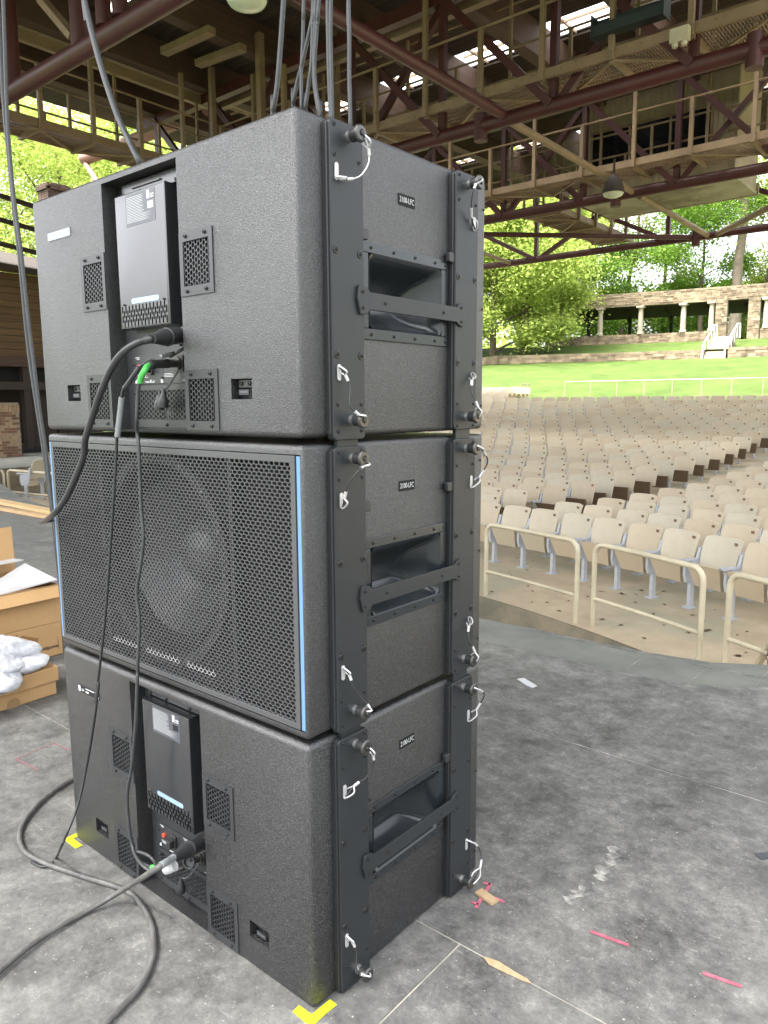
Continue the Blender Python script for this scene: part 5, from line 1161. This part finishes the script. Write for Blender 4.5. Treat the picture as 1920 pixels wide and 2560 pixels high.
rear_speaker(2*PB, 'top', 'top loudspeaker of the stack, rear panel shown with its amplifier cover catching the light')
from mathutils import noise as mnoise
# ================================================================ cables
def cable(name, label, pts, r, n=8, mat='rubber', seg=7, cat='cable', group=None):
    sp = spline(pts, seg); c = Vector(pts[0]); mb = MB(); mb.tube([p-c for p in sp], r, n); o = mb.build(name, MAT[mat], smooth=60); o.location = c
    return tag(o, label, cat, group), [p for p in sp]
def u3(L, y): return [tuple(ony(x/2.592, 400+yy/2.592, y)) for x, yy in L]      # points on planes just before the speaker faces
def uE(L, y): return [tuple(ony(x/2.592, 1000+yy/2.592, y)) for x, yy in L]
def uF(L, y): return [tuple(ony(x/2.074, 1600+yy/2.074, y)) for x, yy in L]
def uZ(L, z=0.012): return [tuple(onz(x/2.074, 1600+yy/2.074, z)) for x, yy in L]
MAT['green'] = M('green_tape', (0.07, 0.42, 0.08), 0.5); MAT['clear'] = M('clear_sleeve', (0.2, 0.215, 0.22), 0.2); MAT['greycable'] = M('grey_black_cable', (0.035, 0.037, 0.038), 0.45, var=0.3, vscale=40)
MAT['cabledirty'] = M('scuffed_black_cable', (0.09, 0.088, 0.083), 0.55, var=0.5, vscale=25)
def plug(parent, a, b, prof, m, name): 
    mb = MB(); a = Vector(a); b = Vector(b); ax = (b-a); L = ax.length; mb.lathe([(r, h*L) for r, h in prof], a, ax, 16); return mb.build(name, m, parent, smooth=40)
# top power cable
z2 = 2*PB
pw0 = Vector((-0.406, 0.03, z2+0.222)); pw1 = Vector((-0.405, -0.055, z2+0.222))
t = thing('power_cable', 'thick black power cable looping from the top loudspeaker round the left edge of the stack', 'cable')
tail = Vector(ony(985/2.592, 400+1158/2.592, -0.075)); head = Vector((-0.412, 0.018, z2+0.221))
plug(t, head, tail, [(0.0185, 0), (0.0185, 0.40), (0.0205, 0.42), (0.0205, 0.46), (0.0185, 0.48), (0.018, 0.6), (0.0145, 0.75), (0.012, 0.88), (0.011, 1.0)], MAT['rubber'], 'plug')
pts = [tuple(tail)]+u3([(890, 1185)], -0.10)+u3([(800, 1245), (722, 1350), (655, 1500)], -0.12)+u3([(600, 1660), (553, 1810)], -0.11)+uE([(545, 350), (495, 490), (430, 630), (370, 715)], -0.10)+uE([(330, 755)], -0.08)+[tuple(uE([(298, 778)], -0.03)[0]), tuple(uE([(284, 786)], 0.02)[0]), tuple(uE([(310, 780)], 0.10)[0]), (-1.09, 0.25, 0.98), (-1.1, 0.45, 0.8), (-1.12, 0.6, 0.4), (-1.15, 0.7, 0.1), (-1.3, 0.9, 0.02)]
sp = spline(pts, 7); mb = MB(); mb.tube(sp, 0.0078, 10); mb.build('jacket', MAT['rubber'], t, smooth=60)
mb = MB(); mb.tube(sp[1:5], 0.0087, 10); mb.build('clear_sleeve', MAT['greycable'], t, smooth=60)
# top signal plug with two leads
xp0 = Vector((-0.443, 0.03, z2+0.161)); xp1 = Vector(ony(965/2.592, 400+1325/2.592, -0.06))
t = thing('signal_cable', 'thin black signal cable with a clear sleeve hanging down the stack to the floor', 'cable')
plug(t, xp0, xp1, [(0.0095, 0), (0.0095, 0.3), (0.0105, 0.31), (0.0105, 0.35), (0.0098, 0.36), (0.0098, 0.78)], MAT['nickel'], 'plug_shell'); plug(t, xp0.lerp(xp1, 0.77), xp1, [(0.0102, 0), (0.0105, 0.9), (0.009, 1)], MAT['rubber'], 'plug_boot')
pts = [tuple(xp1)]+u3([(922, 1328), (868, 1395), (818, 1465), (795, 1500), (778, 1640), (760, 1790)], -0.07)+uE([(757, 260), (745, 500), (725, 800), (705, 1100), (682, 1400), (655, 1650), (618, 1960)], -0.06)+uF([(512, 220), (488, 420), (450, 650)], -0.07)+uF([(405, 850)], -0.10)+uF([(352, 990)], -0.14)+uF([(318, 1070)], -0.17)+uZ([(292, 1128), (262, 1166), (215, 1175), (160, 1150)], 0.005)
sp = spline(pts, 6); mb = MB(); mb.tube(sp, 0.0036, 8); mb.build('jacket', MAT['rubber'], t, smooth=60)
a_ = 4*6; mb = MB(); mb.tube(sp[26:37], 0.0068, 10); mb.build('clear_sleeve', MAT['clear'], t, smooth=60); mb = MB(); mb.tube(sp[8:22], 0.0054, 10); mb.build('printed_sleeve', MAT['greycable'], t, smooth=60)
t = thing('signal_cable', 'thin grey-black signal cable with green tape ends linking the top and bottom loudspeakers', 'cable')
s0 = ony(968/2.592, 400+1322/2.592, -0.055)
pts = [tuple(s0)]+u3([(935, 1365), (908, 1430), (893, 1510), (886, 1680)], -0.075)+uE([(887, 200), (900, 320), (915, 700), (930, 900), (905, 1110), (886, 1250), (904, 1450), (895, 1650), (886, 1960)], -0.055)+uF([(712, 180), (705, 400), (685, 640), (660, 800), (668, 950), (692, 1090)], -0.07)+uF([(732, 1160), (780, 1197), (808, 1188)], -0.12)+uF([(802, 1150), (765, 1115), (718, 1100), (706, 1108), (725, 1145), (770, 1172), (800, 1178)], -0.07)+uF([(880, 1150)], -0.045)+[(-0.443, 0.0, 0.161)]
sp = spline(pts, 6); mb = MB(); mb.tube(sp, 0.0042, 8); mb.build('jacket', MAT['greycable'], t, smooth=60)
mb = MB(); mb.tube(sp[1:14], 0.0066, 10); mb.build('green_tape', MAT['green'], t, smooth=60); k_ = len(sp); mb = MB(); mb.tube(sp[k_-15:k_-9], 0.0066, 10); mb.build('green_tape', MAT['green'], t, smooth=60)
plug(t, (-0.443, 0.03, 0.161), (-0.448, -0.035, 0.158), [(0.0095, 0), (0.0095, 0.75), (0.006, 1)], MAT['nickel'], 'plug_shell')
# bottom power cable
t = thing('power_cable', 'thick scuffed power cable running from the bottom loudspeaker across the floor to the left edge', 'cable')
tail = Vector(ony(900/2.074, 1600+1128/2.074, -0.085)); plug(t, (-0.412, 0.018, 0.222), tail, [(0.0185, 0), (0.0185, 0.40), (0.0205, 0.42), (0.0205, 0.46), (0.0185, 0.48), (0.018, 0.6), (0.0145, 0.75), (0.012, 0.88), (0.011, 1.0)], MAT['rubber'], 'plug')
f1 = ony(800/2.074, 1600+1192/2.074, -0.14)
pts = [tuple(tail), tuple(f1)]+[tuple(onz(650/2.074, 1600+1288/2.074, 0.06))]+uZ([(480, 1390), (300, 1490), (150, 1590), (60, 1665), (-60, 1770)], 0.012)
sp = spline(pts, 7); mb = MB(); mb.tube(sp, 0.007, 10); mb.build('jacket', MAT['cabledirty'], t, smooth=60); mb = MB(); mb.tube(sp[0:6], 0.0088, 10); mb.build('clear_sleeve', MAT['clear'], t, smooth=60)
mb = MB(); c = Vector(ony(882/2.074, 1600+1180/2.074, -0.1)); mb.lathe([(0.012, -0.014), (0.013, 0.0), (0.012, 0.014)], c, (0.5, 0.3, 0.3), 14, False, False); mb.build('paper_tag', MAT['labelw'], t, smooth=50)
cable('floor_cable', 'thick black cable curving over the floor before the bottom loudspeaker', uZ([(520, 600), (430, 690), (365, 728), (250, 805), (150, 905), (102, 1000), (122, 1090), (200, 1142), (300, 1182), (450, 1232), (600, 1278), (680, 1315), (740, 1380), (788, 1480), (800, 1600), (770, 1720), (700, 1830), (620, 1915), (540, 2000), (440, 2100)], 0.009), 0.0072, 10, 'cabledirty')
# dust caps dangling from the sockets
def cap(z0, px, py, label):
    t = thing('dust_cap', label, 'cap'); c = Vector(ony(px, py, 0.012)); mb = MB(); mb.lathe([(0.012, -0.014), (0.0125, 0.0), (0.011, 0.004), (0.005, 0.02), (0.003, 0.03)], c, (0.15, 0, 1), 14); mb.build('cap_body', MAT['rubber'], t, smooth=40)
    mb = MB(); e = Vector((-0.443, 0.034, z0+0.142)); mb.tube(spline([c+Vector((0, 0, 0.025)), c.lerp(e, 0.5)+Vector((0, -0.006, 0)), e], 5), 0.0022, 6); mb.build('cap_cord', MAT['greycable'], t)
cap(z2, 408, 1003, 'black dust cap dangling before the top lower grille, the right of two'); cap(z2, 399, 1008, 'black dust cap dangling before the top lower grille, the left of two'); cap(0, 452, 2218, 'black dust cap dangling at the bottom loudspeaker inputs')
t = thing('dust_cap', 'open round dust cap beside the bottom power plug', 'cap'); c = Vector(ony(477, 2152, 0.0)); mb = MB(); mb.lathe([(0.014, 0), (0.0165, 0.004), (0.0165, 0.012), (0.013, 0.012), (0.012, 0.004), (0.006, 0.003), (0, 0.003)], c, (0.35, -0.8, 0.3), 18, True, False); mb.build('cap_body', MAT['rubber'], t, smooth=40)
mb = MB(); mb.tube(spline([c, c+Vector((0.03, 0.0, 0.05)), Vector((-0.39, 0.034, 0.2))], 5), 0.004, 8); mb.build('cap_strap', MAT['rubber'], t)
t = thing('dust_cap', 'flat black dust cap strapped above the top signal plug', 'cap'); c = Vector(ony(425, 891, 0.0)); mb = MB(); mb.lathe([(0.017, 0), (0.018, 0.003), (0.017, 0.008), (0.01, 0.009)], c, (-0.1, -0.25, 1), 16); mb.build('cap_body', MAT['rubber'], t, smooth=40)
mb = MB(); mb.tube(spline([c, c+Vector((0.025, 0.01, 0.012)), Vector((-0.392, 0.034, z2+0.2))], 5), 0.004, 8); mb.build('cap_strap', MAT['rubber'], t)
# hanging cables at the left
def hang(label, L, y, r, tail_=None, m='greycable', nm='hanging_cable', g=None):
    pts = [tuple(ony(px, py, y)) for px, py in L]; a = Vector(pts[0]); b = Vector(pts[1]); d = (a-b).normalized(); pts = [tuple(a+d*1.6)]+pts+(tail_ or []); return cable(nm, label, pts, r, 8, m, 6, 'cable', g)
hang('left one of two cables hanging down beside the left edge of the stack', [(-2, 60), (4, 180), (12, 300), (24, 420), (36, 540), (48, 640), (62, 790), (74, 900), (92, 1020), (106, 1110), (120, 1210), (131, 1290), (141, 1380), (152, 1480), (163, 1580), (175, 1680)], 0.5, 0.0075)
hang('right one of two cables hanging down beside the left edge of the stack', [(10, 60), (16, 240), (24, 380), (38, 520), (54, 640), (70, 790), (86, 920), (100, 1030), (114, 1120), (126, 1220), (137, 1310), (148, 1400), (160, 1500), (172, 1600), (184, 1700)], 0.47, 0.0075)
hang('single thick cable coming down at an angle behind the top loudspeaker', [(206, -40), (211, 0), (232, 90), (260, 190), (294, 290), (322, 350), (350, 408)], 0.55, 0.0105, [tuple(ony(372, 460, 0.62)), (-0.8, 0.72, 1.7), (-0.8, 0.75, 1.2)])
for lab, L, r in (('leftmost grey cable of the bundle hanging behind the near top corner', [(713, -60), (709, 0), (700, 130), (692, 220), (683, 275)], 0.0085),
                  ('slanting cable of the bundle crossing in front of the others', [(797, -60), (790, 0), (772, 85), (755, 160), (742, 210), (733, 258)], 0.0065),
                  ('thin straight cable in the middle of the bundle', [(760, -60), (759, 0), (757, 100), (753, 190), (754, 272)], 0.006),
                  ('wavy cable in the bundle that ends left of the rigging plate', [(786, -60), (783, 0), (781, 80), (778, 160), (770, 220), (764, 268)], 0.006),
                  ('cable in the bundle bending right before it drops behind the box', [(800, -60), (797, 0), (790, 100), (786, 170), (791, 230), (801, 285)], 0.006),
                  ('cable in the bundle close beside the bending one', [(792, -60), (790, 0), (785, 110), (784, 190), (790, 245), (797, 283)], 0.0055),
                  ('paired cable just left of the rigging plate, its left strand', [(819, -60), (819, 0), (820, 90), (822, 180), (825, 260), (827, 300)], 0.0065),
                  ('paired cable just left of the rigging plate, its right strand', [(828, -60), (827, 0), (826, 90), (828, 180), (830, 260), (831, 302)], 0.0065),
                  ('rightmost grey cable hanging behind the rigging plate', [(871, -60), (871, 0), (873, 90), (873, 180), (875, 260), (876, 318)], 0.0065)):
    o = ony(L[-1][0], L[-1][1]+20, 0.80); hang(lab, L, 0.78, r, [tuple(o), (o[0], 0.8, 1.4), (o[0], 0.82, 0.9)])

# ================================================================ things on the floor
MAT['yellow'] = M('fluorescent_yellow_tape', (0.5, 0.55, 0.015), 0.5); MAT['pinkt'] = M('pink_tape', (0.42, 0.11, 0.155), 0.65, var=0.5, vscale=30); MAT['pinkworn'] = M('worn_pink_chalk', (0.2, 0.1, 0.105), 0.7)
def flat(name, label, cat, poly, m, z=0.0, h=0.0012, group=None):
    mb = MB(); mb.prism(poly, lambda a, b, hh: (a, b, hh), z+0.0006, z+0.0006+h); return tag(mb.build(name, MAT[m]), label, cat, group)
flat('tape_corner', 'bright yellow tape corner under the near bottom edge of the stack', 'tape', [(-0.034, -0.031), (0.010, -0.033), (0.026, -0.030), (0.025, 0.012), (0.027, 0.044), (0.005, 0.045), (0.003, -0.010), (-0.036, -0.010)], 'yellow')
flat('tape_corner', 'bright yellow tape corner at the far left bottom edge of the stack', 'tape', [(-1.046, -0.026), (-0.973, -0.027), (-0.971, -0.006), (-1.028, -0.006), (-1.027, 0.014), (-1.047, 0.013)], 'yellow')
def strip_px(name, label, cat, p, q, w, m, group=None, h=0.0012, z=0.0):
    a = Vector(onz(*p, 0)); b = Vector(onz(*q, 0)); d = (b-a).normalized(); s = Vector((-d.y, d.x, 0))*w/2
    return flat(name, label, cat, [tuple((a-s)[:2]), tuple((b-s)[:2]), tuple((b+s)[:2]), tuple((a+s)[:2])], m, z, h, group)
strip_px('tape_strip', 'pink tape strip lying alone right of the stack', 'tape', (1476, 2329), (1572, 2364), 0.0095, 'pinkt')
strip_px('tape_strip', 'pink tape strip nearest the lower right corner', 'tape', (1757, 2433), (1854, 2467), 0.0095, 'pinkt')
for k_, (p, q) in enumerate((((1208, 2208), (1226, 2212)), ((1226, 2209), (1212, 2236)), ((1180, 2256), (1196, 2262)), ((1204, 2246), (1190, 2271)), ((1232, 2244), (1261, 2256)))):
    strip_px('tape_strip', ('short pink tape at the top of the tape cluster by the stack', 'pink tape leg bending down in the tape cluster', 'short pink tape at the lower left of the tape cluster', 'pink tape below the wooden shim in the cluster', 'pink tape right of the wooden shim')[k_], 'tape', p, q, 0.009, 'pinkt')
for k_, (p, q) in enumerate((((40, 1898), (134, 1858)), ((134, 1858), (185, 1880)), ((40, 1898), (96, 1926)))):
    strip_px('chalk_line', 'faint worn pink line of the floor square left of the stack, its %s side' % ('longest', 'short rear', 'short front')[k_], 'marking', p, q, 0.006, 'pinkworn', 'faint pink square on the floor', 0.0006)
MAT['shim'] = wood('pale_shim_wood', (0.4, 0.29, 0.17), (0.32, 0.22, 0.12), (20, 20, 20), 2)
strip_px('wooden_shim', 'pale wooden shim lying in the pink tape cluster', 'shim', (1196, 2232), (1238, 2262), 0.026, 'shim', None, 0.006, 0.0018)
flat('torn_floor_patch', 'long bare tan patch where the floor seam has splintered', 'patch', [tuple(onz(*p, 0)[:2]) for p in ((1208, 2392), (1222, 2412), (1262, 2432), (1306, 2452), (1328, 2459), (1318, 2448), (1284, 2428), (1246, 2404), (1216, 2394))], 'shim', 0.0, 0.0008)
flat('paper_scrap', 'crumpled pale paper scrap on the stage floor right of the stack', 'scrap', [tuple(onz(*p, 0)[:2]) for p in ((1293, 1699), (1310, 1697), (1342, 1716), (1332, 1721), (1318, 1716))], 'labelw', 0.0, 0.004)
MAT['worn'] = concrete('worn_white_paint', (0.34, 0.33, 0.29), (0.12, 0.12, 0.115), (0.06, 0.06, 0.06), 40)
rr = random.Random(9)
for seg_, lab in (([(1540, 2118), (1498, 2200)], 'upper worn patch of white paint on the stage floor'), ([(1478, 2205), (1418, 2258)], 'lower worn patch of white paint on the stage floor')):
    a, b = (Vector(onz(*p, 0)) for p in seg_); d = (b-a); s = Vector((-d.y, d.x, 0)).normalized(); L = []; Rr = []
    for i in range(15):
        p = a+d*i/14; L.append(tuple((p+s*rr.uniform(0.004, 0.028))[:2])); Rr.append(tuple((p-s*rr.uniform(0.004, 0.028))[:2]))
    flat('paint_patch', lab, 'marking', L+Rr[::-1], 'worn', -0.0003, 0.0003)
strip_px('pale_tape_piece', 'pale grey tape piece on the floor at the right edge', 'tape', (1894, 2142), (1950, 2135), 0.03, 'label')
# cartons
def kraft(name, c):
    m, nt, b = nmat(name); v = coords(nt, 'Object', (1, 1, 1)); o = ramp(nt, noise(nt, v, 5, 5, 0.6), [(0.3, tuple(x*0.88 for x in c)), (0.7, c)])
    vs_ = coords(nt, 'Object', (3, 60, 3)); o = mix(nt, ramp(nt, noise(nt, vs_, 2, 3), [(0.45, (0, 0, 0)), (0.7, (0.25,)*3)]), o, tuple(x*0.75 for x in c))
    nt.links.new(o, b.inputs['Base Color']); b.inputs['Roughness'].default_value = 0.75; bump(nt, b, noise(nt, v, 25, 4), 0.1, 0.004); return m
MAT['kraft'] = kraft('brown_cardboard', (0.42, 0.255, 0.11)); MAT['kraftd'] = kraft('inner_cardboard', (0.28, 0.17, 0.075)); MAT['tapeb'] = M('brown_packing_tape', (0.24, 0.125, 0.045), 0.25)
MAT['ink'] = M('dark_ink', (0.03, 0.02, 0.015), 0.7); MAT['bag'] = M('white_plastic_bag', (0.55, 0.56, 0.59), 0.3, var=0.08, vscale=6, bscale=26, bstr=0.6, bdist=0.02)
MAT['papr'] = M('white_foam_sheet', (0.38, 0.38, 0.38), 0.5, var=0.15)
c1 = thing('cardboard_box', 'closed lower cardboard box printed Goldpower under the open box at the left', 'box', (-2.7, 0.82, 0))
mb = MB(); mb.box(-0.5, 0, -0.9, 0, 0.001, 0.176); mb.build('carton', MAT['kraft'], c1, bevel=0.004)
mt = Matrix(((0, 0, 1, 0.0008), (1, 0, 0, -0.075), (0, 1, 0, 0.052), (0, 0, 0, 1))); lettering('Goldpower', 0.024, MAT['ink'], c1, mt, 0.0003, 0.0006, 0.95)
def sheet(par, nm, m, a0, a1, b0, b1, h=0.0006): mb = MB(); mb.prism([(a0, b0), (a1, b0), (a1, b1), (a0, b1)], FX, 0.0001, h); return mb.build(nm, MAT[m], par)
sheet(c1, 'printed_line', 'ink', -0.024, -0.0225, 0.03, 0.10)
mb = MB()
for i, y in enumerate((-0.325, -0.285, -0.245)):
    for s in (-1, 1):
        e = y+s*0.014; mb.prism([(e-0.001, 0.13), (e+0.001, 0.13), (e+0.001, 0.16), (e-0.001, 0.16)], FX, 0.0001, 0.0006)
        for z in (0.13, 0.158): mb.prism([(min(e, e-s*0.005), z), (max(e, e-s*0.005), z), (max(e, e-s*0.005), z+0.002), (min(e, e-s*0.005), z+0.002)], FX, 0.0001, 0.0006)
    if i == 2: mb.prism([(y-0.009, 0.147), (y+0.009, 0.147), (y+0.005, 0.154), (y-0.005, 0.154)], FX, 0.0001, 0.0006); mb.prism([(y-0.0007, 0.135), (y+0.0007, 0.135), (y+0.0007, 0.148), (y-0.0007, 0.148)], FX, 0.0001, 0.0006)
    elif i == 1: mb.prism([(y-0.005, 0.146), (y, 0.141), (y+0.005, 0.146), (y+0.005, 0.155), (y-0.005, 0.155)], FX, 0.0001, 0.0006); mb.prism([(y-0.003, 0.135), (y+0.003, 0.135), (y+0.003, 0.1365), (y-0.003, 0.1365)], FX, 0.0001, 0.0006); mb.prism([(y-0.0007, 0.136), (y+0.0007, 0.136), (y+0.0007, 0.142), (y-0.0007, 0.142)], FX, 0.0001, 0.0006)
    else:
        for s in (-0.005, 0.005): mb.prism([(y+s-0.001, 0.135), (y+s+0.001, 0.135), (y+s+0.001, 0.15), (y+s-0.001, 0.15)], FX, 0.0001, 0.0006); mb.prism([(y+s-0.004, 0.148), (y+s+0.004, 0.148), (y+s, 0.156)], FX, 0.0001, 0.0006)
mb.build('handling_symbols', MAT['ink'], c1)
mb = MB(); mb.prism([(-0.235, 0.075), (-0.15, 0.062), (-0.125, 0.115), (-0.21, 0.15)], FX, 0.0008, 0.0022); mb.build('torn_tape', MAT['tapeb'], c1)
c2 = thing('cardboard_box', 'open cardboard box with raised flaps and white foam inside at the left', 'box', (-2.7, 0.82, 0.178))
for nm, b in (('front_side', (-0.006, 0, -0.9, 0, 0.001, 0.2)), ('back_side', (-0.5, -0.494, -0.9, 0, 0.001, 0.2)), ('end_side', (-0.494, -0.006, -0.006, 0, 0.001, 0.2)), ('end_side', (-0.494, -0.006, -0.9, -0.894, 0.001, 0.2)), ('bottom', (-0.494, -0.006, -0.894, -0.006, 0.003, 0.008))):
    mb = MB(); mb.box(*b); mb.build(nm, MAT['kraft'], c2)
def flap(nm, p, m='kraft'): mb = MB(); p = [Vector(q) for q in p]; nrm = (p[1]-p[0]).cross(p[2]-p[0]).normalized()*0.005; mb.hexa(p+[q+nrm for q in p]); return mb.build(nm, MAT[m], c2)
flap('flap', [(-0.5, -0.62, 0.2), (-0.5, -0.0, 0.2), (-0.58, 0.03, 0.44), (-0.58, -0.36, 0.44)]); flap('flap', [(-0.006, -0.9, 0.2), (-0.006, -0.0, 0.2), (0.05, 0.0, 0.145), (0.05, -0.9, 0.135)], 'kraft'); flap('flap', [(-0.494, -0.9, 0.2), (-0.01, -0.9, 0.2), (-0.01, -1.1, 0.33), (-0.494, -1.1, 0.33)])
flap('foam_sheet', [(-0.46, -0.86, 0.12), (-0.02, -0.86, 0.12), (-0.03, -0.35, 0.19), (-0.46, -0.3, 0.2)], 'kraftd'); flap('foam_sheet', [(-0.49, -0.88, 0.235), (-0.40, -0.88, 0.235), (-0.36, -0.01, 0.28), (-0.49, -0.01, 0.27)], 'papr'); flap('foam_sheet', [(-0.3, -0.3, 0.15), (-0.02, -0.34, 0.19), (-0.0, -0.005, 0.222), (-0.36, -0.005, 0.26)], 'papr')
sheet(c2, 'tape_streak', 'kraftd', -0.62, -0.002, 0.155, 0.2); mb = MB(); mb.prism([(-0.33, 0.15), (-0.325, 0.148), (-0.28, 0.18), (-0.285, 0.182)], FX, 0.001, 0.002); mb.build('white_shred', MAT['papr'], c2)
c3 = thing('cardboard_box', 'low cardboard box lying nearest the stack under the white bags at the left', 'box', (-2.18, 0.53, 0), math.radians(2))
mb = MB(); mb.box(-0.36, -0.006, -0.8, -0.004, 0.001, 0.063); mb.build('carton', MAT['kraft'], c3, bevel=0.003); mb = MB(); mb.box(-0.37, 0.004, -0.81, 0.006, 0.065, 0.132); mb.build('lid', MAT['kraft'], c3, bevel=0.004)
mb = MB(); mb.lathe([(0.03, 0), (0.03, 0.0008)], (-0.0055, -0.20, 0.012), (1, 0, 0), 16); mb.build('finger_hole_patch', MAT['kraftd'], c3)
def bag(label, c, r, rz, tilt, sd):
    t = bpy.data.meshes.new('plastic_bag'); bm = bmesh.new(); bmesh.ops.create_uvsphere(bm, u_segments=64, v_segments=40, radius=1); rg = random.Random(sd); ph = [rg.uniform(0, 6) for _ in range(6)]
    for v in bm.verts:
        x, y, z = v.co; e = 0.62
        f = lambda q: math.copysign(abs(q)**e, q)
        x, y = f(x), f(y); wv = 1+0.16*(1-2*abs(math.sin(3.1*x+1.7*y+ph[0])))*0.6+0.14*math.sin(5*y+ph[1])*math.sin(4*x+ph[4])-0.10*abs(math.sin(6*x+4*y+ph[2]))-0.07*abs(math.sin(9*y-5*x+ph[3]))
        v.co = Vector((x*r[0], y*r[1]*(1-0.15*abs(x)), z*r[2]*wv*(1-0.35*max(abs(x), abs(y))**3)))
    bm.normal_update()
    for v in bm.verts:
        q_ = Vector((v.co.x*22+sd*7, v.co.y*14, v.co.z*22)); d_ = 0.010*(0.5-abs(mnoise.noise(q_)))+0.006*(0.4-abs(mnoise.noise(q_*2.3)))
        v.co += v.normal*d_
    bm.to_mesh(t); bm.free(); t.polygons.foreach_set('use_smooth', [True]*len(t.polygons)); t.materials.append(MAT['bag'])
    o = inst('plastic_bag', t); o.location = c; o.rotation_euler = (tilt[0], tilt[1], rz); return tag(o, label, 'bag')
bag('largest white plastic bag, lying on top on the low cardboard box', (-2.33, 0.33, 0.225), (0.11, 0.22, 0.055), 0.2, (-0.22, 0), 1)
bag('white plastic bag under the largest one, on the low cardboard box', (-2.27, 0.34, 0.165), (0.11, 0.19, 0.036), -0.1, (-0.03, 0), 2)
bag('white plastic bag at the left edge, over the front of the low cardboard box', (-2.16, 0.19, 0.155), (0.09, 0.17, 0.05), -0.05, (-0.1, 0.25), 3)
bag('white plastic bag between the others at the left edge', (-2.22, 0.22, 0.205), (0.1, 0.2, 0.05), 0.1, (-0.15, 0.1), 4)
